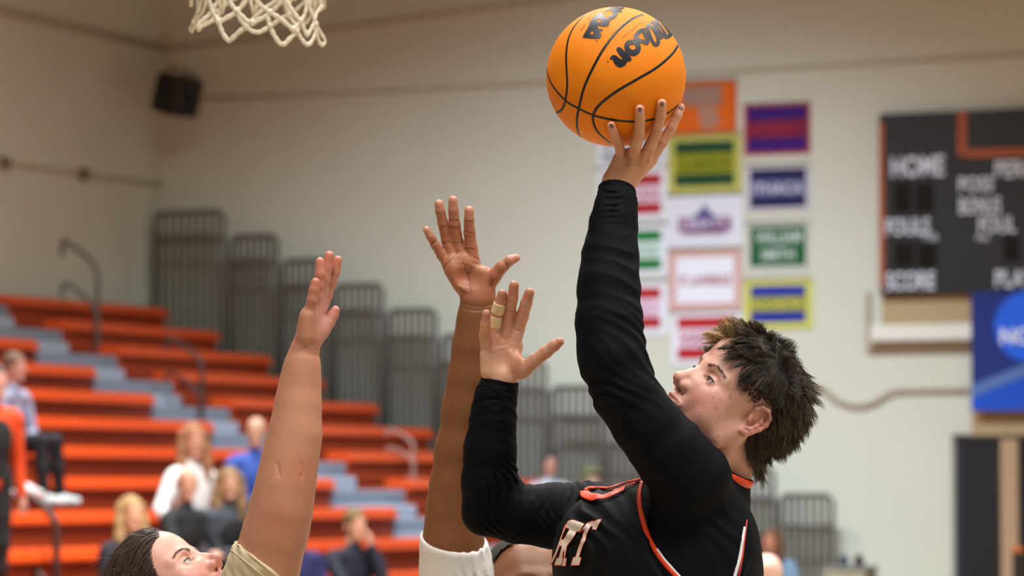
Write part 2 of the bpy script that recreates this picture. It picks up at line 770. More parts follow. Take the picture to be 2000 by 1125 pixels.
wall_run('wall_pipe', smooth_path([(1560, 752), (1590, 755), (1612, 763), (1640, 785), (1672, 793), (1705, 788), (1735, 770), (1760, 764), (1892, 762)], 4), 0.028,
         label='beige painted pipe that dips and runs along the end wall under the scoreboard')
wall_run('wall_cable', [(318, 96), (650, 56), (1060, 2), (1300, -30)], 0.02, m=mat('tan_cable', (192, 178, 152), 0.8),
         label='thin tan cable rising to the right high on the end wall', cat='cable')
wall_run('trim_1', [(318, 196), (700, 181), (1100, 160), (2300, 88)], 0.015, m=mat('tan_cable'))
wall_run('trim_2', [(-200, -38), (0, 22), (314, 92)], 0.035, side=True, m=mat('tan_cable'))
wall_run('side_wall_conduit', [(-60, 306), (10, 318), (165, 340), (314, 362)], 0.018, side=True, m=mat('tan_cable'),
         label='thin tan conduit with two junction boxes across the side wall above the bleachers')
for px, py, lb in ((10, 318, 'small junction box at the left edge of the side wall conduit'), (165, 340, 'small junction box in the middle of the side wall conduit')):
    c = side_pt(px, py, 0.04)
    o = box('junction_box', c, (AX, BX, ZUP), (0.055, 0.04, 0.055), mat('box_paint', (120, 100, 76), 0.7), bev=0.01, at=c)
    tag(o, lb, 'junction box', 'junction boxes on the side wall')

# speaker in the corner
c = P(346, 186, 40.2)
sp = empty('loudspeaker', c, 'blurred black loudspeaker hung in the far corner above the bleachers', 'speaker')
M_blk = mat('black_cabinet', (24, 21, 20), 0.6)
fx, fz = norm([0.75, -0.66, 0]), ZUP
fy = norm(np.cross(fz, fx))
tilt = norm(fx * 0.95 - fz * 0.3)
tz = norm(np.cross(tilt, fy)) * 1
if tz[2] < 0: tz = -tz
box('cabinet', c, (tilt, fy, tz), (0.16, 0.2, 0.2), M_blk, sp, 0.02)
box('grille', c + tilt * 0.165, (tilt, fy, tz), (0.008, 0.17, 0.17), mat('speaker_grille', (46, 40, 36), 0.8), sp)
V, F = tube_vf([c + tilt * 0.17 - tz * 0.06, c + tilt * 0.178 - tz * 0.06], 0.11, 20)
mk('woofer', V, F, mat('speaker_cone', (10, 10, 10), 0.5), sp)
box('horn', c + tilt * 0.175 + tz * 0.1, (tilt, fy, tz), (0.01, 0.09, 0.04), mat('speaker_cone'), sp)
tube('yoke', smooth_path([c + fy * 0.215 - tz * 0.02, c + fy * 0.225 + tz * 0.2, c + fy * 0.12 + ZUP * 0.27, c + ZUP * 0.28, c - fy * 0.12 + ZUP * 0.27, c - fy * 0.225 + tz * 0.2, c - fy * 0.215 - tz * 0.02], 4), 0.014, M_blk, sp, 6)
tube('hanging_pole', [c + ZUP * 0.27, c + ZUP * 0.62 - fx * 0.05], 0.022, mat('tan_cable'), sp)
box('wall_plate', c + ZUP * 0.62 - fx * 0.12, (fx, fy, fz), (0.09, 0.05, 0.03), mat('tan_cable'), sp)

# ---- bleachers
DV, RISE, V0, Z0 = 0.61, 0.2545, 0.63, 3.50
NR = 14


def rowv(k): return V0 + DV * k
def rowz(k): return Z0 - RISE * k


def prism(profile, u0, u1):
    """profile in (v,z), swept from u0 to u1"""
    n = len(profile)
    V = [bl(u0, v, z) for v, z in profile] + [bl(u1, v, z) for v, z in profile]
    F = [tuple(range(n))[::-1], tuple(range(n, 2 * n))]
    for i in range(n):
        j = (i + 1) % n
        F.append((i, j, n + j, n + i))
    return np.array(V), F


UB, UA, US, UE = 0.9, 3.97, 5.49, 15.5
secs = [('short orange bleacher section between the aisle and the end wall railing', UB, UA),
        ('long orange bleacher section left of the grey aisle steps', US, UE)]
for lb, u0, u1 in secs:
    rt = empty('bleacher_section', bl(u0, 0.3, 0), lb, 'bleachers', 'orange bleacher sections')
    for k in range(NR):
        v, z = rowv(k), rowz(k)
        if z < 0.2: break
        # rounded seat board
        pr = [(v - 0.27, z), (v - 0.075, z + 0.004), (v - 0.03, z - 0.012), (v, z - 0.075), (v, z - 0.095), (v - 0.05, z - 0.098), (v - 0.27, z - 0.06)]
        V, F = prism(pr, u0, u1)
        mk('seat_board', V, F, M_orange, rt, smooth=False)
        pr = [(v - 0.055, z - 0.09), (v - 0.055, z - 0.30), (v - 0.075, z - 0.30), (v - 0.075, z - 0.09)]
        V, F = prism(pr, u0 + 0.01, u1 - 0.01)
        mk('riser_board', V, F, M_orange2, rt, smooth=False)
        pr = [(v - 0.61, z - 0.075), (v - 0.08, z - 0.075), (v - 0.08, z - 0.12), (v - 0.61, z - 0.12)]
        V, F = prism(pr, u0 + 0.01, u1 - 0.01)
        mk('foot_deck', V, F, M_dgrey, rt, smooth=False)
        for ue, sg in ((u0, 1), (u1, -1)):
            pr = [(v - 0.55, z - 0.07), (v - 0.06, z - 0.07), (v - 0.06, z - 0.32), (v - 0.55, z - 0.32)]
            V, F = prism(pr, ue, ue + sg * 0.012)
            mk('end_panel', V, F, M_orange2, rt, smooth=False)
    # closed side and back
    prf = [(0.05, 0.05), (0.05, rowz(0) - 0.12), (rowv(0) - 0.2, rowz(0) - 0.12)]
    prf += [q for k in range(1, NR) if rowz(k) > 0.3 for q in ((rowv(k - 1) - 0.12, rowz(k) - 0.14), (rowv(k) - 0.2, rowz(k) - 0.14))]
    prf.append((rowv(12) - 0.2, 0.05))
    V, F = prism(prf, u0 + 0.06, u1 - 0.06)
    mk('under_frame', V, F, M_dgrey, rt, smooth=False)

ai = empty('aisle_steps', bl(US, 0.3, 0), 'grey aisle steps climbing between the two orange bleacher sections', 'steps')
for k in range(NR):
    v, z = rowv(k), rowz(k)
    if z < 0.3: break
    V, F = prism([(v - 0.62, z - 0.10), (v - 0.08, z - 0.10), (v - 0.05, z - 0.115), (v - 0.05, z - 0.27), (v - 0.62, z - 0.27)], UA + 0.02, US - 0.02)
    mk('tread', V, F, M_grey, ai, smooth=False)
    V, F = prism([(v - 0.06, z - 0.235), (v + 0.2, z - 0.235), (v + 0.22, z - 0.25), (v + 0.22, z - 0.36), (v - 0.06, z - 0.36)], UA + 0.35, US - 0.03)
    mk('half_step', V, F, mat('grey_step_light', (166, 176, 194), 0.5), ai, smooth=False)
    V, F = prism([(v - 0.62, z - 0.27), (v - 0.07, z - 0.27), (v - 0.07, z - 0.60), (v - 0.62, z - 0.60)], UA + 0.03, US - 0.03)
    mk('step_riser', V, F, M_dgrey, ai, smooth=False)

# aisle hand rails (loops standing in the aisle)
def loop_rail(name, u, v, z, h, L, r, label, m=None, cross=True):
    b0 = bl(u, v, z)
    rt = empty(name, b0, label, 'hand rail', 'hand rails of the bleacher aisles')
    p = smooth_path([bl(u, v, z), bl(u, v, z + h * 0.72), bl(u, v - 0.03, z + h * 0.86), bl(u, v - L * 0.35, z + h * 0.97), bl(u, v - L, z + h * 1.12), bl(u, v - L * 1.08, z + h * 1.1), bl(u, v - L * 1.12, z + h * 0.98)], 5)
    tube('rail', p, r, m or M_rail, rt, 8)
    if cross:
        p = smooth_path([bl(u, v, z + h * 0.4), bl(u, v - L * 0.3, z + h * 0.56), bl(u, v - L, z + h * 0.72), bl(u, v - L * 1.1, z + h * 0.6)], 4)
        tube('lower_rail', p, r * 0.85, m or M_rail, rt, 8)
    box('floor_flange', b0 + ZUP * 0.01, (AX, BX, ZUP), (0.06, 0.06, 0.012), m or M_rail, rt)


u = bl_u(172, rowv(1))
loop_rail('aisle_hand_rail', u, rowv(1) + 0.1, rowz(2) - 0.1, 1.02, 0.36, 0.024, 'grey curved hand rail standing at the top of the aisle against the side wall')
u = bl_u(385, rowv(4))
loop_rail('aisle_hand_rail', u, rowv(4) + 0.05, rowz(5) - 0.1, 0.80, 0.34, 0.022, 'dark hand rail on the aisle steps in front of the short orange section', M_drail)
u = bl_u(112, rowv(9.2))
loop_rail('aisle_hand_rail', u, rowv(9.2), rowz(10) - 0.6, 1.25, 0.55, 0.026, 'dark curved hand rail at the lower left in front of the orange rows', M_drail)
u = bl_u(800, rowv(6))
loop_rail('aisle_hand_rail', u + 0.3, rowv(6.3), rowz(7), 0.42, 0.25, 0.018, 'pale hand rail at the right end of the orange rows beside the raised dark arm', mat('pale_rail', (150, 120, 110), 0.5))

# ---- stepped guard rail of vertical bars at the end of the bleachers
UR = 0.45
g = empty('guard_railing', bl(UR, 1, 0), 'tall stepped bronze guard railing of vertical bars between the bleachers and the end wall', 'railing')
spans = [(0.19, 1.02)] + [(1.11 + DV * (j - 1), 1.11 + DV * (j - 1) + 0.545) for j in range(1, 12)]
bar_me = {}
for j, (va, vb) in enumerate(spans):
    zt = 4.53 - 0.27 * j
    zb = max(zt - 1.55, 0.05) if j < 9 else 0.05
    nb_ = 9 if j == 0 else 7
    # frame of the panel
    pts = [bl(UR, va, zb), bl(UR, va, zt - 0.05), bl(UR, va + 0.05, zt), bl(UR, vb - 0.05, zt), bl(UR, vb, zt - 0.05), bl(UR, vb, zb)]
    tube('panel_frame', pts, 0.026, M_rail, g, 8)
    V, F = tube_vf([bl(UR, va, zt - 0.30), bl(UR, vb, zt - 0.30)], 0.02, 6)
    mk('mid_rail', V, F, M_rail, g)
    V, F = tube_vf([bl(UR, va, zb + 0.1), bl(UR, vb, zb + 0.1)], 0.02, 6)
    mk('bottom_rail', V, F, M_rail, g)
    hgt = round(zt - zb, 3)
    if hgt not in bar_me:
        V, F = tube_vf([(0, 0, 0), (0, 0, hgt)], 0.024, 6)
        me = bpy.data.meshes.new('bar')
        me.from_pydata(V.tolist(), [], F)
        me.materials.append(M_rail)
        bar_me[hgt] = me
    for i in range(1, nb_):
        o = bpy.data.objects.new('bar', bar_me[hgt])
        COL.objects.link(o)
        o.parent = g
        o.location = Vector((bl(UR, va + (vb - va) * i / nb_, zb) - wloc(g)).tolist())
box('sign_plate', bl(UR - 0.05, 5.1, 2.33), (BX, AX, ZUP), (0.22, 0.01, 0.045), mat('beige_plate', (150, 135, 115), 0.6), g)


# ------------------------------------------------------------------ things on the end wall
def wrect(px0, py0, px1, py1, off=0.02):
    """lower-left corner, width, height of the wall rectangle seen between the pixels"""
    pm = (py0 + py1) / 2
    pxm = (px0 + px1) / 2
    a, b = wall_pt(px0, pm, off), wall_pt(px1, pm, off)
    wdt = np.dot(b - a, BX)
    z1, z0 = wall_pt(pxm, py0, off)[2], wall_pt(pxm, py1, off)[2]
    O = a.copy()
    O[2] = z0
    return O, wdt, z1 - z0


def wbox(name, r, m, parent=None, off=0.02, th=0.01, at=None):
    O, w_, h_ = wrect(*r, off=off)
    c = O + BX * w_ / 2 + ZUP * h_ / 2 + AX * th / 2
    return box(name, c, (BX, AX, ZUP), (w_ / 2, th / 2, h_ / 2), m, parent, at=at)


def wtext(name, s, r, m, parent, off, bold=0.02, shear=0.0):
    O, w_, h_ = wrect(*r, off=off)
    V, F = text_vf(s, O, BX, ZUP, w_, h_, 0.004, bold, shear)
    return mk(name, V, F, m, parent, smooth=False)


def cloth(rgb):
    return mat('banner_%d_%d_%d' % rgb, rgb, 0.8)


def banner(r, border, inner, band, word, tcol, label, ir=None, brd=13, lines=None):
    O, w_, h_ = wrect(*r)
    rt = empty('wall_banner', O + BX * w_ / 2, label, 'banner', 'school banners on the end wall')
    wbox('cloth', r, cloth(border), rt, 0.02, 0.012)
    x0, y0, x1, y1 = r
    q = ir or (x0 + brd, y0 + brd, x1 - brd, y1 - brd)
    wbox('field', q, cloth(inner), rt, 0.026, 0.006)
    a, b, c_, d = q
    hh = d - b
    if band:
        wbox('stripe', (a, b + hh * 0.27, c_, d - hh * 0.27), cloth(band), rt, 0.031, 0.005)
    if lines:
        for wd, t0, t1, i0, i1 in lines:
            wtext('lettering', wd, (a + (c_ - a) * i0, b + hh * t0, a + (c_ - a) * i1, b + hh * t1), cloth(tcol), rt, 0.036)
    elif word:
        wtext('lettering', word, (a + 5, b + hh * 0.36, c_ - 5, b + hh * 0.66), cloth(tcol), rt, 0.036)
    tube('top_rod', [O + ZUP * h_ - BX * 0.01 - AX * 0.012, O + BX * (w_ + 0.01) + ZUP * h_ - AX * 0.012], 0.009, mat('rod', (150, 140, 125), 0.5), rt, 6)
    return rt


WH = (232, 234, 240)
# middle column
r0 = banner((1308, 158, 1438, 260), (206, 92, 10), (228, 104, 4), None, '', (168, 150, 144), 'orange banner with a greyish lettered top and pale figure, topmost of the middle column', brd=4,
            lines=[('TIGERS', 0.12, 0.42, 0.12, 0.76)])
wbox('pale_figure', (1336, 166, 1410, 208), cloth((172, 120, 92)), r0, 0.033, 0.004)
O_, w_, h_ = wrect(1366, 205, 1402, 250, 0.033)
V, F = box_vf(O_ + BX * w_ / 2 + ZUP * h_ / 2, (norm(BX + ZUP * 0.25), AX, norm(ZUP - BX * 0.25)), (w_ / 2, 0.003, h_ / 2))
mk('pale_figure_leg', V, F, cloth((182, 134, 112)), r0, smooth=False)
banner((1304, 262, 1447, 376), (190, 186, 92), (12, 66, 34), (150, 150, 8), 'CLARKSON', (96, 112, 12), 'yellow-edged banner with dark green bars and yellow CLARKSON band', brd=14)
b3 = banner((1302, 380, 1449, 482), WH, (226, 226, 234), None, '', WH, 'white banner with a small purple crest, between the green and the white ST. LAWRENCE banners', brd=6)
wbox('crest_bar', (1324, 424, 1428, 452), cloth((140, 92, 130)), b3, 0.034, 0.004)
wbox('crest_foot', (1334, 446, 1416, 458), cloth((150, 110, 150)), b3, 0.034, 0.004)
O, w_, h_ = wrect(1352, 396, 1400, 446, 0.037)
V = [O + BX * (w_ * x) + ZUP * (h_ * y) for x, y in ((0, 0), (0.12, 0.55), (0.35, 0.7), (0.5, 1), (0.65, 0.7), (0.88, 0.55), (1, 0))]
mk('crest_peak', V, [tuple(range(7))], cloth((84, 74, 134)), b3, smooth=False)
wtext('lettering', 'LIBERTY', (1330, 428, 1422, 446), cloth((214, 200, 220)), b3, 0.04)
banner((1306, 487, 1448, 606), (214, 170, 162), (236, 238, 246), None, '', (168, 60, 66), 'white banner with a dusty pink border reading ST. LAWRENCE', brd=15,
       lines=[('ST. LAWRENCE', 0.40, 0.62, 0.05, 0.96)])
banner((1312, 608, 1448, 712), WH, (182, 12, 22), (226, 208, 222), 'VASSAR', (176, 70, 92), 'white-edged red banner directly above the fringe of the shooting player, lowest of the middle column', brd=11)
# right column
banner((1453, 202, 1582, 301), (178, 58, 62), (52, 4, 116), (104, 20, 72), 'HOBART', (168, 40, 56), 'purple banner with red border and HOBART, topmost of the right column', brd=6)
banner((1457, 322, 1582, 412), (206, 200, 206), (8, 12, 74), (84, 84, 132), 'ITHACA', (206, 206, 222), 'navy blue banner reading ITHACA below the purple one', brd=8)
banner((1457, 434, 1582, 527), (206, 206, 200), (10, 92, 42), None, '', (206, 220, 212), 'green banner with two lines reading WILLIAM SMITH', brd=8,
       lines=[('WILLIAM', 0.12, 0.44, 0.1, 0.92), ('SMITH', 0.58, 0.86, 0.2, 0.8)])
banner((1453, 545, 1586, 642), (208, 204, 92), (6, 34, 158), (128, 130, 74), 'ROCHESTER', (206, 200, 76), 'yellow-edged blue banner reading ROCHESTER, lowest of the right column', brd=13)
# left column
banner((1166, 230, 1302, 326), WH, (176, 180, 190), (222, 226, 236), 'RPI', (170, 176, 186), 'white and grey banner partly hidden behind the ball and the shooting hand', brd=10)
banner((1166, 328, 1304, 431), WH, (176, 12, 26), (226, 204, 216), 'UNION', (196, 120, 136), 'white-edged red banner reading UNION right of the raised black cuff', brd=13)
banner((1166, 438, 1304, 540), WH, (6, 120, 46), (216, 230, 226), 'SKIDMORE', (150, 190, 170), 'white-edged green banner reading SKIDMORE right of the raised black forearm', brd=13)
banner((1166, 549, 1304, 655), WH, (176, 12, 26), (232, 214, 232), 'BARD', (206, 140, 160), 'white-edged red banner reading BARD beside the black elbow', brd=14)

# scoreboard
O, w_, h_ = wrect(1718, 214, 2150, 572, 0.16)
sb = empty('scoreboard', O + BX * w_ / 2, 'black wall scoreboard with orange edge and white HOME, FOULS and SCORE lettering', 'scoreboard')
M_sb = mat('scoreboard_black', (16, 16, 18), 0.45)
M_or = mat('scoreboard_orange', (164, 74, 22), 0.5)
M_tx = mat('scoreboard_white', (226, 230, 240), 0.6)
wbox('case', (1718, 214, 2150, 572), M_sb, sb, 0.16, 0.15)
wbox('edge_strip', (1717, 240, 1727, 560), M_or, sb, 0.168, 0.012)
wbox('frame_strip', (1870, 216, 1888, 304), M_or, sb, 0.17, 0.012)
wbox('frame_strip', (1888, 287, 2150, 304), M_or, sb, 0.17, 0.012)
wbox('clock_panel', (1889, 217, 2150, 286), mat('scoreboard_panel', (26, 28, 28), 0.35), sb, 0.165, 0.006)
for s, r in (('HOME', (1741, 304, 1845, 345)), ('PERIOD', (1944, 312, 2062, 346)), ('POSS', (1873, 345, 1940, 374)), ('BONUS', (1874, 385, 1955, 418)),
             ('FOUL', (1912, 422, 1984, 455)), ('FOULS', (1730, 426, 1816, 459)), ('T.O.', (1802, 456, 1834, 470)), ('No.', (1908, 458, 1934, 470)),
             ('SCORE', (1731, 531, 1826, 566)), ('PLAYER', (1944, 526, 2060, 560)), ('GUEST', (2010, 360, 2110, 398))):
    wtext('lettering', s, r, M_tx, sb, 0.172, 0.015)
# digit windows, unlit
for r in ((1745, 356, 1780, 415), (1788, 356, 1823, 415), (1748, 474, 1784, 522), (1792, 474, 1828, 522), (1960, 460, 1990, 510)):
    wbox('digit_window', r, mat('scoreboard_glass', (14, 14, 16), 0.2), sb, 0.166, 0.01)

# ledge under the scoreboard
lg = empty('wall_ledge', wall_pt(1790, 650, 0.1), 'cream wall ledge with tan-painted recess shade above it, under the scoreboard', 'ledge')
wbox('recess_shade_board', (1722, 572, 1902, 634), mat('tan_recess_shade', (178, 152, 114), 0.7), lg, 0.05, 0.04)  # tan colour stands in for the shade in the recess
wbox('sill', (1700, 633, 1902, 664), mat('cream_sill', (226, 222, 210), 0.6), lg, 0.22, 0.2)
wbox('sill_shadow_strip', (1690, 664, 1902, 678), M_trim, lg, 0.12, 0.1)  # strip standing in for the shadow line beneath the sill
wbox('side_batten', (1690, 572, 1699, 668), M_trim, lg, 0.06, 0.05)

# blue championship banner
O, w_, h_ = wrect(1897, 568, 2075, 802, 0.25)
nb2 = empty('blue_banner', O + BX * w_ / 2, 'blue cloth banner with round lighter emblem and white NCAA lettering below the scoreboard', 'banner')
wbox('cloth', (1897, 568, 2075, 802), mat('banner_navy', (4, 38, 120), 0.7, noise=0.15, nscale=2.5), nb2, 0.25, 0.02)
q = [(1897, 776), (2075, 704), (2075, 802), (1897, 802)]
mk('lower_field', [wall_pt(x, y, 0.256) for x, y in q], [(3, 2, 1, 0)], mat('banner_blue', (0, 78, 200), 0.7), nb2, smooth=False)
q = [(1897, 752), (2075, 682), (2075, 705), (1897, 776)]
mk('diagonal_stripe', [wall_pt(x, y, 0.258) for x, y in q], [(3, 2, 1, 0)], mat('banner_stripe', (86, 116, 176), 0.7), nb2, smooth=False)
cc = wall_pt(2010, 637, 0.262)
rr = np.dot(wall_pt(2078, 637, 0.262) - cc, BX)
V = [cc + rr * (math.cos(a) * BX + math.sin(a) * ZUP) for a in np.linspace(0, 2 * math.pi, 48, endpoint=False)]
mk('round_emblem', V, [tuple(range(48))], mat('banner_emblem', (0, 96, 232), 0.6), nb2, smooth=False)
wtext('lettering', 'NCAA', (1954, 640, 2066, 672), mat('banner_white', (236, 238, 246), 0.6), nb2, 0.268, 0.03)

# tan strip painted for the shaded wall recess, dark doorway under it
wbox('trim_3', (1898, 800, 2150, 850), mat('tan_recess_shade'), None, 0.08, 0.08)['kind'] = 'structure'
dz = wrect(1862, 850, 2150, 1125, 0.05)
dr = empty('door_1', dz[0] + BX * dz[1] / 2, kind='structure')
Od, wd_, hd_ = wrect(1862, 850, 2150, 1125, 0.05)
Od[2] = 0.02
top = wall_pt(1950, 850, 0.05)[2]
def dbox(name, x0, x1, z0, z1, off, th, m):
    a = wall_pt(x0, 1000, off); b = wall_pt(x1, 1000, off)
    c = (a + b) / 2
    c = c * [1, 1, 0] + ZUP * (z0 + z1) / 2 + AX * th / 2
    return box(name, c, (BX, AX, ZUP), (np.linalg.norm(b - a) / 2, th / 2, (z1 - z0) / 2), m, dr)
dbox('dark_opening_panel', 1866, 1955, 0.02, top - 0.04, 0.03, 0.02, mat('door_dark', (14, 12, 12), 0.6))  # darkness of the open doorway painted on flat panels
dbox('edge_strip', 1866, 1884, 0.02, top - 0.05, 0.045, 0.015, mat('door_navy', (34, 32, 44), 0.5))
dbox('door_post', 1955, 1988, 0.02, top - 0.04, 0.08, 0.06, mat('door_post_paint', (184, 152, 118), 0.6))
dbox('dark_opening_panel', 1988, 2100, 0.02, top - 0.04, 0.03, 0.02, mat('door_dark'))
dbox('head_frame', 1860, 2110, top - 0.05, top + 0.01, 0.07, 0.06, mat('door_frame_dark', (52, 48, 42), 0.6))
dbox('side_frame', 1859, 1866, 0.02, top, 0.07, 0.06, mat('door_frame_grey', (150, 150, 140), 0.6))
# ------------------------------------------------------------------ people: generic head
def head_ops(sh, fr, full=0.0, mouth_open=0.0, ears=(1, -1), neck=None):
    """adds a head to the shape; fr is the head frame in millimetres (x forward, y left, z up), origin between the ear canals"""
    mm = fr.mm
    A = fr.A
    e = lambda c, r, k=10, mode='u': sh.ell(fr.p(*c), np.array(r, float) * mm, A, k * mm, mode)
    ch = lambda pts, r, k=8, mode='u', kin=4, sq=None: sh.chain([fr.p(*q) for q in pts], np.array(r, float) * mm, k * mm, mode, kin * mm, sq)
    e((0, 0, 50), (94, 73, 80), 10)
    e((40, 0, -8), (50, 60 + full, 72), 30)
    e((30, 0, 60), (62, 62, 56), 25)
    for s in (1, -1):
        ch([(2, s * 55, -32), (20, s * (52 + full), -62), (62, s * 26, -88)], (17, 17, 15), 26)
        e((60, s * 40, -14), (24, 22, 20), 18)
        e((50, s * (38 + full * .6), -46), (32, 24 + full * .5, 30), 22)
        # cheek pad beside the nose
        e((80, s * 26, -32), (15, 17, 17), 16)
    e((78, 0, -92), (17, 21, 16), 18)
    e((84, 0, -56), (18, 27, 24), 18)
    # brow
    ch([(89, 6, 22), (86, 26, 25), (68, 48, 20)], (9, 9, 9), 14)
    ch([(89, -6, 22), (86, -26, 25), (68, -48, 20)], (9, 9, 9), 14)
    # eye sockets
    for s in (1, -1):
        e((96, s * 31, 4), (15, 17, 10), 12, 's')
    # nose
    ch([(92, 0, 16), (104, 0, -6), (116, 0, -24)], (7, 7.5, 9), 10)
    e((117, 0, -28), (10, 11, 9.5), 6)
    for s in (1, -1):
        e((106, s * 12.5, -33), (10, 6.5, 8), 5)
        e((111, s * 6.8, -40), (6, 3.4, 5), 2.5, 's')
        ch([(88, s * 8, 6), (97, s * 10, -14), (99, s * 14, -28)], (8, 8.5, 7), 12)
        e((84, s * 22, -16), (15, 12, 18), 14)
    ch([(108, 0, -37), (104, 0, -47)], (3.2, 3.2), 5)
    # lips
    ch([(95, -24, -60), (101, -12, -56.5), (104, -3.5, -55), (103.4, 0, -55.8), (104, 3.5, -55), (101, 12, -56.5), (95, 24, -60)], (2.2, 3.8, 4.2, 4.2, 4.2, 3.8, 2.2), 5)
    ch([(94, -22, -62), (99, -10, -65), (101, 0, -66), (99, 10, -65), (94, 22, -62)], (2.5, 4.6, 5, 4.6, 2.5), 5)
    ch([(95, -29, -62), (99, -24, -61), (105, -12, -60.2), (107.5, 0, -60.8), (105, 12, -60.2), (99, 24, -61), (95, 29, -62)], (1.1, 1.3, 1.4, 1.5, 1.4, 1.3, 1.1), 1.8, 's')
    ch([(100, -12, -77), (102, 0, -78), (100, 12, -77)], (3.5, 4.5, 3.5), 9, 's')
    # eyelids round the eyeballs
    for s in (1, -1):
        c = (79.5, s * 31, 3)
        e(c, (13.6, 14.2, 13.0), 4)
        e((93, s * 31, 3.4), (9, 13.0, 4.1), 1.5, 's')
        ch([(91, s * 22, 13.5), (92, s * 31, 14), (86, s * 44, 10)], (0.7, 1.0, 0.8), 3, 's')
    # ears
    for s in ears:
        def E(x, y, z): return (-8 + (x + 8) * 0.90, s * (71 + y * 0.92), 2 + (z - 2) * 0.88)
        e(E(-9, -1, 4), (18, 7, 29), 5)
        rim = [E(8, 2, 10), E(9, 5, 22), E(2, 9, 32), E(-10, 12, 34), E(-21, 13, 26), E(-25, 13, 12), E(-22, 11, -3), E(-14, 8, -17), E(-6, 5, -26), E(1, 3, -27), E(4, 1, -18)]
        ch([(x_ * 0.97, y_ - s * 5, z_) for x_, y_, z_ in rim], (3.0, 3.6, 4.0, 4.2, 4.2, 4.0, 3.8, 4.2, 5.0, 4.6, 3.2), 3, 'u', 3)
        ch(rim, (2.6, 3.0, 3.3, 3.4, 3.5, 3.4, 3.2, 3.8, 5.2, 4.6, 3.0), 2.0, 'u', 3)
        e(E(-1, 8, -4), (8, 10, 9.5), 2.5, 's')
        ch([E(-8, 6, 24), E(-14, 8, 10), E(-13, 8, -3), E(-8, 7, -14), E(0, 6, -17)], (2.4, 3.2, 3.4, 3.2, 2.6), 2, 'u')
        ch([E(7, 3, 5), E(6, 5, -3)], (3.2, 3.5), 3, 'u')
    if neck is not None:
        sh.chain(neck[0], neck[1], 0.02, 'u', 0.02)


def face_color(fr, base, blush, lip, extra=None):
    base, blush, lip = (np.array(lin(c)) for c in (base, blush, lip))

    def f(W):
        q = fr.loc(W)
        c = np.tile(base, (len(W), 1))
        def mix(col, wt):
            nonlocal c
            c = c * (1 - wt[:, None]) + np.array(col) * wt[:, None]
        ay = np.abs(q[:, 1])
        wch = np.exp(-(((q[:, 0] - 75) / 32) ** 2 + ((ay - 42) / 20) ** 2 + ((q[:, 2] + 32) / 24) ** 2))
        mix(blush, wch * 0.75)
        wn = np.exp(-(((q[:, 0] - 118) / 14) ** 2 + (ay / 14) ** 2 + ((q[:, 2] + 30) / 12) ** 2))
        mix(blush, wn * 0.5)
        wl = np.exp(-(((q[:, 2] + 60.5) / 8.5) ** 4)) * ssd(q[:, 0], 95, 99) * ssd(-ay, -25, -21)
        mix(lip, wl * 0.6)
        we = ssd(ay, 72, 78) * np.exp(-((q[:, 2] - 4) / 40) ** 4) * ssd(-np.abs(q[:, 0] + 8), -34, -26)
        mix(blush, we * 0.6)
        if extra is not None:
            c = extra(q, c)
        return c
    return f


M_eye = mat('eyeball', (235, 230, 225), 0.12, attr=True, spec=0.7, coat=0.5)


def eyeball(parent, fr, s, gaze, iris=(84, 66, 48)):
    c = fr.p(79.5, s * 31, 3)
    r = 11.9 * fr.mm
    g = norm(gaze)
    n1, n2 = 40, 28
    u = np.linspace(0, 2 * math.pi, n1, endpoint=False)
    t = np.concatenate([np.linspace(0, 0.72, 18), np.linspace(0.8, math.pi, 12)])
    a = norm(np.cross(g, (0.1, 0.2, 0.9)))
    b = np.cross(g, a)
    V, Cc = [], []
    for tt in t:
        for uu in u:
            V.append(c + r * (math.cos(tt) * g + math.sin(tt) * (math.cos(uu) * a + math.sin(uu) * b)) * (1 + 0.05 * math.exp(-(tt / 0.35) ** 2)))
            Cc.append(lin((8, 7, 7)) if tt < 0.24 else lin(iris) if tt < 0.52 else lin((30, 24, 20)) if tt < 0.58 else lin((190, 180, 174)))
    F = []
    for i in range(len(t) - 1):
        for j in range(n1):
            F.append((i * n1 + j, (i + 1) * n1 + j, (i + 1) * n1 + (j + 1) % n1, i * n1 + (j + 1) % n1))
    return mk('eye', V, F, M_eye, parent, col=np.array(Cc))


# ------------------------------------------------------------------ hair built from tapered strands
def strands_mesh(name, P0, D, n_seg, radius, m, parent, cols, tip=None):
    """P0: (S,K,3) polylines; radius (S,)"""
    S, K, _ = P0.shape
    T = np.gradient(P0, axis=1)
    T /= np.linalg.norm(T, axis=2)[..., None] + 1e-9
    ref = np.array([0.3, -0.8, 0.5])
    N = np.cross(T, ref)
    N /= np.linalg.norm(N, axis=2)[..., None] + 1e-9
    B = np.cross(T, N)
    prof = np.concatenate([np.linspace(1, 0.8, K - 1), [0.12]]) if K > 2 else np.array([1, 0.12])
    V = []
    for a in (0, 2.094, 4.189):
        V.append(P0 + (math.cos(a) * N + math.sin(a) * B) * radius[:, None, None] * prof[None, :, None])
    V = np.stack(V, 2).reshape(-1, 3)         # S,K,3
    idx = np.arange(S * K * 3).reshape(S, K, 3)
    F = []
    for j in range(3):
        j2 = (j + 1) % 3
        F.append(np.stack([idx[:, :-1, j], idx[:, 1:, j], idx[:, 1:, j2], idx[:, :-1, j2]], -1).reshape(-1, 4))
    F = np.vstack(F)
    if tip is not None:
        w = np.linspace(0, 1, K)[None, :, None]
        c = cols[:, None, :] * (1 - w) + tip[:, None, :] * w
    else:
        c = np.repeat(cols[:, None, :], K, 1)
    c = np.repeat(c[:, :, None, :], 3, 2).reshape(-1, 3)
    o = mk(name, V, F, m, parent, col=c)
    return o


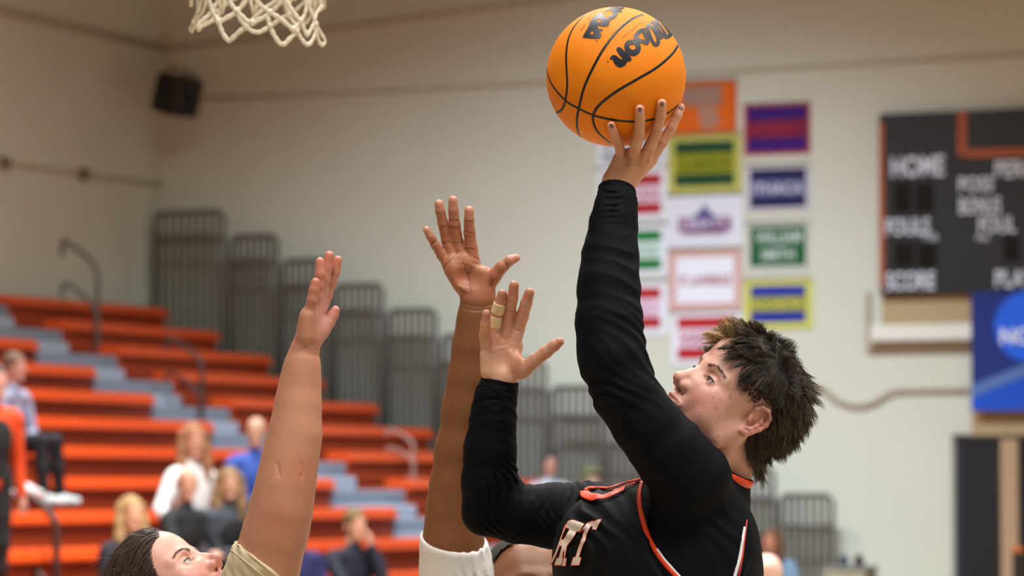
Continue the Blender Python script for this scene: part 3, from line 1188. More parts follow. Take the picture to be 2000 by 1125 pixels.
def surface_roots(sh, fr, n, accept, seed=3, center=(0, 0, 20)):
    rg = np.random.default_rng(seed)
    out = []
    need = n
    while need > 0:
        d = rg.normal(size=(n * 3, 3))
        d /= np.linalg.norm(d, axis=1)[:, None]
        d = d @ fr.A
        o = fr.p(*center)
        t = np.full(len(d), 0.22)
        for _ in range(30):
            e = sh.eval(o + d * t[:, None])
            t = np.clip(t - e * 0.8, 0.0, 0.3)
        p = o + d * t[:, None]
        q = fr.loc(p)
        p = p[accept(q, rg)]
        out.append(p[:need])
        need -= len(p)
    return np.vstack(out)


def lid_line(fr, s, up=1):
    out = []
    for dy in np.linspace(-12.6, 12.6, 15):
        z = 3.4 + up * 4.2 * math.sqrt(max(1 - (dy / 13.3) ** 2, 0))
        x = 79.5 + math.sqrt(max(14.0 ** 2 - dy * dy - (z - 3) ** 2, 4))
        out.append(fr.p(x, s * 31 + dy, z))
    return np.array(out)


def scalp_of(sh):
    """the cranium, jaw and neck only: cheap stand-in for laying hair"""
    o = Shape()
    o.ops = [sh.ops[0], sh.ops[1], sh.ops[2]] + ([sh.ops[-2], sh.ops[-1]])
    return o


# ------------------------------------------------------------------ hands
def hand_ops(sh, fingers, palm, Qf, scale, kf=0.0022, kp=0.009):
    """fingers: lists of (px,py,z[m],r px); palm: same kind of chains blended widely"""
    for ch in palm:
        sh.chain([Qf(x, y, z) for x, y, z, r in ch], [r * scale for *_, r in ch], kp, 'u', 0.008)
    for ch in fingers:
        pts = [Qf(x, y, z) for x, y, z, r in ch]
        sh.chain(pts, [r * scale for *_, r in ch], kf, 'u', 0.003)


def creases(sh, lines, r, k, scale):
    for ln in lines:
        q = smooth_path(ln, 3) if len(ln) > 2 else np.array(ln, float)
        pts, hit = sh.trace(q[:, 0], q[:, 1])
        pts = pts[hit]
        if len(pts) >= 2:
            sh.chain(pts, r, k, 's', 0.001)


M_skin_a = mat('skin_fair', (210, 160, 140), 0.45, attr=True, noise=0.05, nscale=60, sss=0.12, bump=0.12, bscale=900)
M_skin_b = mat('skin_dark', (120, 76, 46), 0.45, attr=True, noise=0.06, nscale=50, sss=0.06, bump=0.15, bscale=900)


def rib_waves(axis, lam, amp, c, r, seed):
    """cloth folds across 'axis'"""
    a = norm(axis)
    rg = np.random.default_rng(seed)
    ks = []
    for i in range(3):
        t = norm(np.cross(a, rg.normal(size=3)))
        ks.append((a + t * 0.45 * rg.uniform(-1, 1)) * 2 * math.pi / (lam * rg.uniform(0.7, 1.4)))
    return wave_disp(amp, ks, c, r, seed)


# legs, shorts and shoes of the standing players (below the picture)
def lower_body(body_list, parent, hip, facing, zfloor, m_short, m_shoe, spread=0.12, stride=0.0):
    f = norm(facing)
    l = np.cross(ZUP, f)
    legs = Shape()
    sho = Shape()
    shoes = []
    for s in (1, -1):
        h0 = hip + l * 0.1 * s
        kn = hip * [1, 1, 0] + l * spread * s + f * (0.10 + stride * s) + ZUP * (zfloor + (hip[2] - zfloor) * 0.52)
        an = hip * [1, 1, 0] + l * spread * s + f * (-0.04 + stride * s * 0.6) + ZUP * (zfloor + 0.09)
        legs.chain([h0, h0 * .5 + kn * .5, kn, kn * .62 + an * .38 - f * 0.02, an], (0.085, 0.075, 0.055, 0.054, 0.036), 0.02, 'u', 0.03)
        sho.chain([h0, h0 * .35 + kn * .65], (0.105, 0.098), 0.03, 'u', 0.03)
        ss = Shape()
        ss.chain([an + ZUP * 0.0, an - ZUP * 0.045 + f * 0.03, an - ZUP * 0.055 + f * 0.15], (0.045, 0.046, 0.036), 0.02, 'u', 0.02)
        ss.plane(np.array([0, 0, zfloor]), -ZUP, 0.002)
        V, F = ss.mesh(0.008)
        mk('shoe', V, F, m_shoe, parent)
    sho.chain([hip + ZUP * 0.12, hip - ZUP * 0.02], (0.125, 0.15), 0.03, 'u', 0.03, squash=(f, 0.8))
    V, F = sho.mesh(0.010)
    mk('shorts', V, F, m_short, parent)
    body_list.append(legs.mesh(0.010))
# ------------------------------------------------------------------ the ball
S0 = D0 / FPX                                    # metres per pixel at the players
BC = Q(1203, 150, 0.0)
BR = 136.5 * S0


def ball_surf(px, py):
    px = np.asarray(px, float)
    py = np.asarray(py, float)
    dr = FWD[None] + RGT[None] * ((px - 1000) / FPX)[:, None] + UPV[None] * ((562.5 - py) / FPX)[:, None]
    a = (dr * dr).sum(1)
    oc = CAM - BC
    b = dr @ oc
    disc = b * b - a * (oc @ oc - BR * BR)
    t = (-b - np.sqrt(np.maximum(disc, 0))) / a
    p = CAM + dr * t[:, None]
    n = p - BC
    n /= np.linalg.norm(n, axis=1)[:, None]
    return BC + n * BR, n


ball = empty('basketball', BC, 'orange basketball held high on the fingertips of the shooting player', 'ball')
M_ball = mat('ball_composite', (240, 134, 2), 0.55, noise=0.03, nscale=60, bump=0.35, bscale=1100, spec=0.3)
M_seam = mat('ball_seam', (16, 12, 14), 0.45)
M_ink = mat('ball_ink', (20, 27, 44), 0.42)
bm = bmesh.new()
bmesh.ops.create_uvsphere(bm, u_segments=288, v_segments=180, radius=BR)
V = np.array([v.co[:] for v in bm.verts]) + BC
F = [[v.index for v in f.verts] for f in bm.faces]
bm.free()
seams = [
    [(1066.5, 132), (1077, 163.5), (1103.5, 195.6), (1132, 213), (1162, 226), (1198, 234), (1237, 237.4), (1276, 233), (1304, 221), (1326, 204)],
    [(1256, 28.4), (1233, 38), (1205, 62), (1180, 94), (1158.7, 131.6), (1141, 170.7), (1131, 210), (1126.7, 234.7), (1128.4, 256), (1134, 268)],
    [(1145, 27), (1123, 50), (1110.7, 74.7), (1106, 103), (1106.4, 135), (1107.8, 167), (1103.5, 199), (1096.4, 215), (1086.5, 221)],
    [(1324, 89), (1311.6, 106.7), (1283, 131.6), (1247.6, 153), (1205, 178), (1173, 202.7), (1160.4, 220.4), (1158.7, 238), (1169, 259.6), (1194, 281)],
]
mk('shell', V, F, M_ball, ball)
for sm in seams:
    q = smooth_path(sm, 6)
    p, n = ball_surf(q[:, 0], q[:, 1])
    for sgn in (1, -1):
        nn = n * sgn
        pts = BC + nn * (BR - 0.0004)
        Vs, Fs = tube_vf(pts, 0.0029, 8, flat=(nn, 0.28))
        mk('seam', Vs, Fs, M_seam, ball)


def zs(pts, k=8.038, x0=1130, y0=0):
    return [(x0 + x / k, y0 + y / k) for x, y in pts]


# lettering printed on the ball, as strokes on the sphere
def z6(pts):
    return zs(pts, 6.657, 1060, 0)


WORD_A = [
    # n
    ([(885, 762), (925, 745), (965, 790), (1005, 825), (1050, 808), (1075, 770), (1125, 768)], (26, 62, 92, 100, 84, 66, 60)),
    ([(990, 645), (1030, 690), (1075, 735), (1110, 760)], (66, 82, 86, 70)),
    # o
    ([(1165, 548), (1112, 562), (1092, 615), (1125, 672), (1185, 688), (1232, 655), (1238, 598), (1205, 556), (1160, 548)], (66, 68, 66, 74, 80, 74, 66, 66, 66)),
    # s
    ([(1318, 388), (1272, 405), (1228, 445), (1212, 490), (1245, 528), (1300, 540), (1350, 565), (1368, 530), (1345, 480), (1320, 430)], (40, 52, 56, 58, 56, 54, 44, 44, 56, 50)),
    # l
    ([(1352, 345), (1372, 410), (1398, 480), (1430, 550), (1470, 585), (1500, 555), (1490, 490), (1450, 410), (1405, 345), (1372, 325), (1352, 345)], (36, 48, 46, 44, 50, 48, 38, 32, 40, 36, 34)),
    # i and its dot
    ([(1425, 345), (1462, 395), (1500, 445)], (30, 42, 40)),
    ([(1526, 484), (1538, 492)], (44, 44)),
    # W
    ([(1412, 292), (1450, 298), (1500, 385), (1550, 445), (1605, 485), (1662, 458)], (24, 42, 40, 38, 46, 40)),
    ([(1605, 485), (1580, 420), (1540, 360), (1500, 305), (1465, 268)], (44, 30, 28, 30, 32)),
    ([(1662, 458), (1625, 400), (1585, 345), (1545, 300)], (40, 30, 24, 18)),
]
WORD_B = [
    # A
    ([(528, 482), (640, 488), (732, 494)], (18, 30, 20)), ([(560, 462), (608, 395), (645, 325)], (54, 66, 68)), ([(645, 322), (690, 390), (722, 462)], (76, 88, 86)),
    ([(590, 462), (650, 470), (700, 470)], (40, 44, 50)), ([(720, 400), (772, 392)], (34, 30)),
    # A
    ([(640, 300), (690, 245), (735, 200)], (54, 62, 60)), ([(730, 205), (790, 250), (835, 310)], (66, 78, 66)),
    ([(690, 300), (750, 318), (815, 330)], (46, 50, 40)), ([(815, 325), (850, 280), (880, 252)], (30, 34, 30)),
    # C
    ([(770, 182), (805, 150), (860, 128), (915, 132), (945, 165), (930, 205), (890, 236), (858, 222)], (14, 14, 26, 58, 66, 58, 40, 26)),
    # N
    ([(905, 112), (950, 118), (1000, 150)], (34, 46, 26)), ([(960, 104), (1010, 112), (1050, 105)], (24, 28, 18)), ([(950, 150), (985, 140), (1025, 150)], (34, 26, 16)),
]
for word in (WORD_A, WORD_B):
    ink = [stroke_vf(z6(pts), np.array(wd) / 6.657, ball_surf, 0.0007) for pts, wd in word]
    V, F = joinvf(ink)
    mk('lettering', V, F, M_ink, ball)
small = []
rg = np.random.default_rng(4)
for (x0, y0), (x1, y1), n in (((680, 600), (800, 500), 5), ((820, 490), (930, 400), 5), ((950, 385), (1060, 310), 5), ((30, 490), (110, 385), 5), ((150, 310), (180, 285), 2)):
    dx, dy = (x1 - x0) / n, (y1 - y0) / n
    L = math.hypot(dx, dy)
    ux, uy = dx / L, dy / L
    for i in range(n):
        cx, cy = x0 + dx * (i + .5), y0 + dy * (i + .5)
        a = [(cx - uy * 11, cy + ux * 11), (cx + uy * 11, cy - ux * 11)]
        small.append(stroke_vf(zs(a), 0.7, ball_surf, 0.0007))
        s_ = rg.choice([-11, 0, 11])
        a = [(cx - uy * s_, cy + ux * s_), (cx - uy * s_ + ux * 12, cy + ux * s_ + uy * 12)]
        small.append(stroke_vf(zs(a), 0.6, ball_surf, 0.0007))
for cx, cy in ((460, 965), (285, 640)):
    small.append(stroke_vf(zs([(cx - 6, cy), (cx + 6, cy)]), 2.0, ball_surf, 0.0007))
V, F = joinvf(small)
mk('small_print', V, F, mat('ball_small_print', (112, 48, 20), 0.4), ball)

# ------------------------------------------------------------------ the net
DN = 7.8
NC = P(503, 60, DN)
net = empty('basketball_net', NC + ZUP * 0.45, 'white cord basketball net hanging into the top of the picture', 'net')
M_cord = mat('net_cord', (226, 214, 194), 0.6, bump=0.5, bscale=500, noise=0.06, nscale=120)
rimo = tube('hoop_rim', [NC + ZUP * 0.45 + 0.2286 * np.array([math.cos(a), math.sin(a), 0]) for a in np.linspace(0, 2 * math.pi, 48, endpoint=False)], 0.009, mat('rim_orange', (220, 70, 20), 0.4), closed=True, at=NC + ZUP * 0.45)
tag(rimo, 'orange steel hoop ring above the picture carrying the white net', 'hoop')
RNET = 130.0


def net_pt(X, Y, side):
    px, py = 340 + X / 6.25, Y / 6.25
    t = max(-1.0, min(1.0, (px - 503) / RNET))
    dz = math.sqrt(max(1 - t * t, 0.0)) * RNET * DN / FPX * (-1 if side == 'f' else 1)
    return P(px, py, DN + dz)


NETL = [
    ('f', [(650, -30), (700, 60), (760, 130), (830, 200), (900, 262), (960, 280), (1050, 235), (1130, 190), (1170, 155)], 4.6),
    ('f', [(980, -30), (1050, 60), (1110, 105), (1175, 155), (1260, 205), (1360, 280), (1452, 362)], 4.8),
    ('f', [(1340, -30), (1390, 50), (1440, 130), (1500, 210), (1542, 260), (1582, 350), (1632, 440)], 5.0),
    ('f', [(1632, 440), (1660, 380), (1700, 300), (1745, 150), (1790, 90), (1785, -30)], 4.2),
    ('f', [(415, -30), (450, 100), (490, 190), (540, 270), (565, 340), (600, 420), (655, 492), (700, 478), (790, 395), (880, 330)], 4.8),
    ('b', [(555, 262), (630, 225), (720, 175), (775, 130), (830, 70), (900, -30)], 4.8),
    ('f', [(760, 140), (800, 220), (850, 295), (900, 340), (960, 382), (1030, 395), (1100, 365), (1165, 320)], 4.4),
    ('f', [(1150, 170), (1148, 230), (1170, 310), (1205, 400), (1255, 485), (1300, 535), (1350, 535), (1420, 465), (1505, 385)], 4.6),
    ('b', [(1180, 150), (1235, 95), (1300, 30), (1370, -30)], 4.8),
    ('f', [(1452, 362), (1500, 320), (1545, 255), (1590, 190), (1612, 90), (1610, -30)], 4.2),
    ('f', [(1505, 385), (1545, 460), (1595, 525), (1645, 542), (1690, 490), (1718, 410), (1730, 300)], 4.4),
    ('f', [(1640, -30), (1655, 100), (1700, 200), (1730, 300), (1790, 400), (1842, 490), (1820, 545), (1775, 520), (1745, 430), (1722, 320)], 4.6),
    ('f', [(320, -30), (300, 90), (262, 200), (240, 270), (195, 350), (215, 378), (250, 320), (290, 230), (350, 140), (380, 60), (385, -30)], 4.4),
    ('b', [(290, 345), (380, 295), (470, 248), (540, 190), (570, 110), (640, 40), (760, -30)], 4.6),
    ('b', [(245, 280), (300, 348), (292, 300), (380, 222), (440, 165), (500, 70), (570, -30)], 4.4),
    ('b', [(880, 330), (930, 265), (1000, 195), (1080, 120), (1170, 60), (1290, -30)], 4.2),
    ('b', [(1190, 310), (1270, 252), (1345, 202), (1405, 190), (1380, 110), (1330, -30)], 4.0),
    ('b', [(1405, 190), (1440, 250), (1500, 330), (1510, 385)], 4.2),
    ('b', [(1405, 190), (1480, 130), (1570, 45), (1650, -30)], 4.0),
    ('b', [(1560, 300), (1620, 270), (1680, 180), (1720, 80), (1700, -30)], 4.2),
    ('b', [(640, 40), (600, -30)], 4.2), ('b', [(560, 240), (520, 130), (440, 50), (380, -30)], 4.0),
]
NR_ = DN / FPX
for n_, (sd, pp, rp) in enumerate(NETL):
    q = smooth_path([net_pt(x, y, sd) for x, y in pp], 6) if len(pp) > 2 else np.array([net_pt(x, y, sd) for x, y in pp])
    rad = q[:, :2] - NC[:2]
    rad = rad / (np.linalg.norm(rad, axis=1)[:, None] + 1e-9)
    nn = np.concatenate([rad, np.zeros((len(q), 1))], 1)
    th = rp * NR_ * (1 + 0.13 * np.sin(np.arange(len(q)) * 1.1 + n_))
    V, F = tube_vf(q, th, 10, flat=(nn, 0.55))
    mk('cord', V, F, M_cord, net)
for x, y, sd in ((762, 135, 'f'), (1172, 155, 'f'), (540, 268, 'f'), (880, 330, 'f'), (1542, 262, 'f'), (955, 278, 'f'), (1168, 318, 'f'), (1500, 384, 'f'), (1728, 300, 'f'), (245, 276, 'f'), (1405, 190, 'b'), (300, 345, 'b'), (1455, 362, 'f'), (1790, 95, 'f')):
    c = net_pt(x, y, sd)
    V, F = tube_vf([c - ZUP * 0.006 - RGT * 0.003, c - ZUP * 0.002, c + ZUP * 0.003, c + ZUP * 0.007 + RGT * 0.003], [0.003, 0.0060, 0.0058, 0.003], 10)
    mk('knot', V, F, M_cord, net)
# upper part of the net, above the picture, up to the ring
rg = np.random.default_rng(11)
zt_ = net_pt(1000, -30, 'f')[2] - NC[2]
lev = [(0.45, 0.2286), (0.345, 0.185), (0.255, 0.150), (0.175, 0.136), (zt_ - 0.002, RNET * DN / FPX)]
for i in range(12):
    for dr_ in (1, -1):
        pts, c = [], i
        for li, (h, r) in enumerate(lev):
            if li:
                if li % 2 == 1:
                    c = c if dr_ == 1 else c - 1
                else:
                    c = c + 1 if dr_ == 1 else c
            a = 2 * math.pi * ((c % 12) + 0.5 * (li % 2)) / 12 + 0.12
            pts.append(NC + np.array([r * math.cos(a), r * math.sin(a), h]))
        V, F = tube_vf(smooth_path(pts, 4), 0.004, 8)
        mk('cord', V, F, M_cord, net)
# ------------------------------------------------------------------ the shooting player
def tw(parts, scale):
    return [Q_(x, y, z) for x, y, z, r in parts], [r * scale for *_, r in parts]


Q_ = Q
pl = empty('person', [Q(1260, 1500, 0.03)[0], Q(1260, 1500, 0.03)[1], 0.15],
           'player in black long sleeves and orange-trimmed jersey shooting the basketball one-handed', 'person')
psi, phi, rho = R(35), R(37), R(-22)
Fh = np.array([-math.cos(phi) * math.cos(psi), -math.cos(phi) * math.sin(psi), math.sin(phi)])
Lh = norm(np.cross(ZUP, Fh))
Uh = np.cross(Fh, Lh)
Lh, Uh = Lh * math.cos(rho) + Uh * math.sin(rho), Uh * math.cos(rho) - Lh * math.sin(rho)
HF = Frame(Q(1433, 797, 0.0), Fh, Lh, Uh, 1.15 * S0)

skin = Shape()
neck_pts = [HF.p(-12, 0, -20), Q(1425, 880, 0.015), Q(1400, 945, 0.03), Q(1380, 985, 0.03)]
head_ops(skin, HF, full=4, neck=(neck_pts, [52 * HF.mm, 54 * S0, 58 * S0, 66 * S0]))
# tendon of the neck
skin.chain([HF.p(-5, 50, -25), Q(1385, 940, -0.03)], 0.012, 0.02)
Vh, Fh_ = skin.mesh(0.0021)
fcol = face_color(HF, (214, 162, 140), (196, 112, 100), (186, 102, 98))

# hand under the ball (left hand, seen from its back)
def on_ball(x, y, r, lift=1.0):
    """depth offset that lays a fingertip of radius r px on the near side of the ball"""
    rho2 = ((x - 1203) ** 2 + (y - 150) ** 2)
    Rr = 136.5 + r * lift
    return -math.sqrt(max(Rr * Rr - rho2, 0)) * S0 if rho2 < Rr * Rr else 0.0


def fg(pts):
    out = []
    for x, y, r, z in pts:
        out.append((x, y, on_ball(x, y, r) if z is None else z, r))
    return out


h1 = Shape()
pinky = fg([(1194, 245, 9.0, None), (1198, 257, 9.2, None), (1207, 277, 10.5, None), (1213, 300, 10.5, -0.045)])
ring = fg([(1249.5, 213, 10, None), (1250, 233, 10.5, None), (1248, 262, 12.2, None), (1242, 285, 11.5, -0.068), (1237, 306, 12, -0.048)])
midd = fg([(1292.5, 202, 10.2, None), (1291, 226, 10.8, None), (1281, 260, 12.2, -0.06), (1270, 285, 12, -0.055), (1259, 308, 13, -0.045)])
indx = fg([(1329.5, 210, 9.4, -0.022), (1323, 226, 9.8, -0.03), (1311, 250, 10.8, -0.034), (1293, 278, 11, -0.034), (1274, 304, 13, -0.03)])
thmb = [(1246, 340, -0.005, 13), (1244, 324, 0.03, 12), (1240, 310, 0.06, 11), (1237, 300, 0.088, 9)]
palm = [[(1206, 362, -0.035, 24), (1213, 310, -0.04, 15)], [(1208, 362, -0.035, 24), (1237, 310, -0.042, 15)], [(1212, 362, -0.035, 24), (1258, 312, -0.036, 16)],
        [(1212, 358, -0.03, 24), (1270, 312, -0.024, 14)], [(1198, 350, -0.032, 20), (1212, 318, -0.038, 14)],
        [(1205, 366, -0.035, 27), (1206, 420, -0.05, 30)], [(1220, 350, -0.02, 22), (1246, 335, -0.012, 15)]]
thin = lambda f: [(x, y, z, r * (0.90 if i < 3 else 0.97)) for i, (x, y, z, r) in enumerate(f)]
hand_ops(h1, [thin(pinky), thin(ring), thin(midd), thin(indx), thmb], palm, Q, S0)
h1.chain([Q(1216, 304, -0.030), Q(1228, 298, -0.036), Q(1244, 300, -0.045)], [8 * S0, 8.5 * S0, 8 * S0], 0.007)
# knuckle dents between the finger roots
for a, b in (((1225, 300), (1223, 318)), ((1248, 304), (1246, 320)), ((1268, 302), (1262, 318))):
    creases(h1, [[a, b]], 0.003, 0.006, S0)
Vb, Fb = h1.mesh(0.0018, lo=Q(1100, 400, -0.3) - [0.3, 0.5, 0], hi=None)

# free hand (right hand, palm towards the camera)
ZH = 0.085
def z_(l): return [(x, y, ZH + z, r) for x, y, z, r in l]
h2 = Shape()
pk2 = z_([(950, 613, -0.035, 8.5), (948, 634, -0.028, 10), (947, 655, -0.015, 11.5), (951, 680, -0.005, 13)])
rg2 = z_([(981, 574, -0.02, 9.3), (975, 596, -0.012, 10.5), (968, 620, -0.004, 11.5), (965, 645, 0, 12), (968, 668, 0, 13)])
md2 = z_([(1004, 558, -0.02, 9.8), (1001, 582, -0.012, 11), (995, 610, -0.002, 12), (990, 640, 0.004, 12.5), (988, 664, 0.004, 13)])
ix2 = z_([(1034, 572, -0.015, 10), (1028, 592, -0.008, 11.5), (1020, 618, 0, 12.8), (1012, 643, 0.006, 13), (1006, 665, 0.004, 13.5)])
th2 = z_([(1093, 668, -0.03, 9.0), (1083, 675, -0.028, 11), (1066, 688, -0.024, 12.5), (1046, 703, -0.018, 13.5), (1024, 722, -0.01, 16)])
pm2 = [z_([(978, 738, 0, 26), (958, 684, -0.002, 16)]), z_([(978, 738, 0, 26), (975, 676, 0.004, 16)]), z_([(980, 738, 0, 26), (992, 674, 0.006, 17)]),
       z_([(984, 738, 0, 26), (1006, 676, 0.006, 16)]), z_([(1020, 722, -0.008, 19), (1000, 704, -0.010, 18)]), z_([(953, 726, -0.008, 15), (950, 694, -0.008, 13)]),
       z_([(978, 742, 0.004, 26.5), (975, 800, 0.004, 30)])]
hand_ops(h2, [pk2, rg2, md2, ix2, th2], pm2, Q, S0)
h2.ell(Q(984, 700, ZH - 0.030), np.array([15, 20, 20]) * S0, None, 0.012, 's')
creases(h2, [[(952, 684), (968, 676), (990, 672), (1008, 664)], [(948, 692), (965, 690), (985, 684)], [(1012, 676), (1000, 690), (996, 712), (1000, 734)],
             [(968, 652), (976, 650)], [(984, 640), (996, 640)], [(1005, 644), (1018, 646)], [(990, 606), (1003, 608)], [(1013, 608), (1027, 612)],
             [(1070, 678), (1074, 692)], [(1042, 690), (1050, 706)], [(942, 650), (954, 652)]], 0.0009, 0.0012, S0)
Vc, Fc = h2.mesh(0.0019)

# sleeves and torso
armL = [(1205, 366, -0.035, 34), (1204, 398, -0.05, 35), (1198, 440, -0.06, 42), (1192, 500, -0.08, 50), (1189, 560, -0.10, 56), (1190, 630, -0.12, 60.5),
        (1197, 700, -0.135, 63), (1222, 768, -0.14, 60), (1262, 828, -0.135, 62), (1308, 884, -0.125, 68), (1350, 935, -0.11, 78)]
armR = [(978, 744, 0.09, 35), (968, 775, 0.09, 37), (963, 820, 0.092, 42), (957, 880, 0.095, 48), (956, 940, 0.10, 51.5), (963, 985, 0.105, 53), (1010, 1004, 0.12, 54),
        (1080, 1008, 0.135, 61), (1150, 1010, 0.15, 68), (1200, 1020, 0.14, 72)]
fT = norm([-0.87, -0.48, 0.05])
lT = norm(np.cross(ZUP, fT))
uT = norm(np.cross(fT, lT) + np.array([0.10, 0, 0]))
AT = np.array([fT, lT, uT])


def torso(sh, g, k=0.03):
    """g: growth in metres"""
    sh.ell(Q(1262, 1150, 0.03), np.array([0.130, 0.165, 0.170]) + g, AT, k)
    sh.ell(Q(1212, 1090, 0.0), np.array([0.09, 0.13, 0.11]) + g, AT, k)
    sh.ell(Q(1370, 1045, -0.05), np.array([0.082, 0.095, 0.095]) + g, AT, k)
    sh.ell(Q(1332, 1130, -0.01), np.array([0.117, 0.15, 0.165]) + g, AT, k)
    sh.chain([Q(1252, 1200, 0.03), Q(1240, 1400, 0.03), Q(1235, 1560, 0.03)], np.array([0.135, 0.120, 0.145]) + g, k, 'u', 0.04, squash=(fT, 0.82))
    sh.chain([Q(1378, 972, 0.02), Q(1350, 972, -0.08)], np.array([0.062, 0.058]) + g, k)
    sh.chain([Q(1372, 990, 0.03), Q(1280, 1012, 0.10), Q(1205, 1016, 0.14)], np.array([0.056, 0.050, 0.054]) + g, 0.015)


body = Shape()
for a in (armL, armR):
    body.chain([Q(x, y, z) for x, y, z, r in a], [(r - 6) * S0 for *_, r in a], 0.02, 'u', 0.02)
torso(body, -0.008)
Vt, Ft = body.mesh(0.007)
parts_body = [(Vh, Fh_), (Vb, Fb), (Vc, Fc), (Vt, Ft)]
M_black = mat('black_knit', (5, 8, 16), 0.72, bump=0.2, bscale=700, spec=0.12)
M_jersey = mat('black_jersey', (6, 7, 11), 0.65, bump=0.25, bscale=1500, spec=0.14)
M_otrim = mat('orange_trim', (224, 60, 10), 0.5, bump=0.2, bscale=1500)
M_white_shoe = mat('white_shoe', (225, 225, 225), 0.5)
lower_body(parts_body, pl, Q(1235, 1560, 0.03), [-0.9, -0.43, 0], 0.18, M_jersey, M_white_shoe, stride=0.08)
Vs, Fs = merge(parts_body)
cc_ = np.tile(np.array(lin((206, 150, 124))), (len(Vs), 1))
nh = len(Vh)
fade = lambda q: np.clip(ssd(q[:, 2], -14, 18) * ssd(-q[:, 0], -42, -8) , 0, 1)


def shooter_extra(q, c):
    # cropped hair showing as a darker scalp at the temple and behind the ear
    dark = np.array(lin((92, 72, 58)))
    wt = ssd(q[:, 2] + np.clip(-q[:, 0] - 8, 0, 60) * 0.9, 8, 50) * ssd(-q[:, 0], -52, -28)
    wt = np.maximum(wt, ssd(-q[:, 0], 18, 30) * ssd(q[:, 2], -60, -30))
    c = c * (1 - 0.8 * wt[:, None]) + dark * 0.8 * wt[:, None]
    # freckles and small spots on the cheek
    rg = np.random.default_rng(5)
    for _ in range(46):
        x, z = rg.uniform(45, 90), rg.uniform(-68, -8)
        y = 50 + rg.normal() * 5
        s_ = rg.uniform(1.0, 2.2)
        wv = np.exp(-(((q[:, 0] - x) / s_) ** 2 + ((q[:, 2] - z) / s_) ** 2)) * (q[:, 1] > 15)
        c = c * (1 - 0.30 * wv[:, None]) + np.array(lin((160, 86, 76))) * 0.30 * wv[:, None]
    for x, z in ((56, 6), (52, 3), (26, -58)):
        wv = np.exp(-(((q[:, 0] - x) / 2) ** 2 + ((q[:, 2] - z) / 2) ** 2)) * (q[:, 1] > 15)
        c = c * (1 - 0.6 * wv[:, None]) + np.array(lin((100, 60, 50))) * 0.6 * wv[:, None]
    return c


fcol = face_color(HF, (214, 162, 146), (198, 116, 108), (186, 112, 106), shooter_extra)
cc_[:nh] = fcol(Vh)


def blob_tint(Vv, cl, pts, rad, col, amt):
    for p in pts:
        wv = np.exp(-(np.linalg.norm(Vv - p, axis=1) / rad) ** 2) * amt
        cl = cl * (1 - wv[:, None]) + np.array(lin(col)) * wv[:, None]
    return cl


n1, n2 = nh + len(Vb), nh + len(Vb) + len(Vc)
cb = np.tile(np.array(lin((200, 146, 112))), (len(Vb), 1))
cb = blob_tint(Vb, cb, [Q(*f[0][:3]) for f in (pinky, ring, midd, indx)], 0.012, (222, 152, 128), 0.6)
cb = blob_tint(Vb, cb, [Q(*f[2][:3]) for f in (pinky, ring, midd)], 0.010, (190, 112, 86), 0.45)
cc_[nh:n1] = cb
cp = np.tile(np.array(lin((208, 158, 132))), (len(Vc), 1))
cp = blob_tint(Vc, cp, [Q(*f[0][:3]) for f in (pk2, rg2, md2, ix2, th2)], 0.018, (190, 110, 82), 0.7)
cp = blob_tint(Vc, cp, [Q(*f[2][:3]) for f in (pk2, rg2, md2, ix2, th2)], 0.015, (192, 122, 92), 0.6)
cp = blob_tint(Vc, cp, [Q(1018, 712, ZH - 0.02), Q(990, 668, ZH - 0.015)], 0.02, (196, 118, 92), 0.5)
cc_[n1:n2] = cp
mk('body', Vs, Fs, M_skin_a, pl, col=cc_)

# fingernails of the ball hand
M_nail = mat('fingernail', (112, 74, 60), 0.4, coat=0.2)
for f, a in ((pinky, 0), (ring, 0), (midd, 0), (indx, 0)):
    x, y, z, r = f[0]
    p, hit = h1.trace([x + 0.5], [y + 1])
    n = h1.grad(p)[0]
    up = norm(Q(*f[0][:3]) - Q(*f[1][:3]))
    up = norm(up - n * np.dot(up, n))
    sd = np.cross(up, n)
    sh = Shape()
    sh.ell(p[0] - n * 0.0011, (0.0044, 0.0034, 0.0017), np.array([up, sd, n]), 0)
    V, F = sh.mesh(0.0005)
    mk('fingernail', V, F, M_nail, pl)

# finger tape
M_tape = mat('athletic_tape', (228, 206, 158), 0.8, bump=0.4, bscale=900)
for a, b in (((976.5, 592, -0.0135), (970.5, 612, -0.007)), ((969.5, 617, -0.0055), (965.5, 640, -0.001))):
    sh = Shape()
    pa, pb = Q(a[0], a[1], ZH + a[2]), Q(b[0], b[1], ZH + b[2])
    sh.chain([pa, pb], 12.8 * S0, 0)
    d = norm(pb - pa)
    sh.plane(pa, -d, 0.001)
    sh.plane(pb, d, 0.001)
    V, F = sh.mesh(0.0015)
    mk('finger_tape', V, F, M_tape, pl)

# undershirt
shirt = Shape()
shirt.chain([Q(x, y, z) for x, y, z, r in armL], [r * S0 for *_, r in armL], 0.02, 'u', 0.02)
shirt.plane(Q(1205, 368, -0.035), norm(Q(1205, 366, -0.035) - Q(1203, 400, -0.05)) + np.array([0.08, 0, 0]), 0.003)
cuffR = Shape()
sr = Shape()
sr.chain([Q(x, y, z) for x, y, z, r in armR], [r * S0 for *_, r in armR], 0.02, 'u', 0.02)
sr.plane(Q(976, 742, 0.09), norm(Q(978, 744, 0.09) - Q(970, 775, 0.09)) + np.array([-0.12, 0, 0]), 0.003)
_sr_ops = list(sr.ops)
shirt._add(lambda p: sr.eval(p, _sr_ops), 'u', 0.02, sr.ops[0][3], sr.ops[0][4])
torso(shirt, 0.0)
# elbow corner of the free arm
shirt.ell(Q(938, 1010, 0.10), np.array([30, 30, 30]) * S0, None, 0.025)
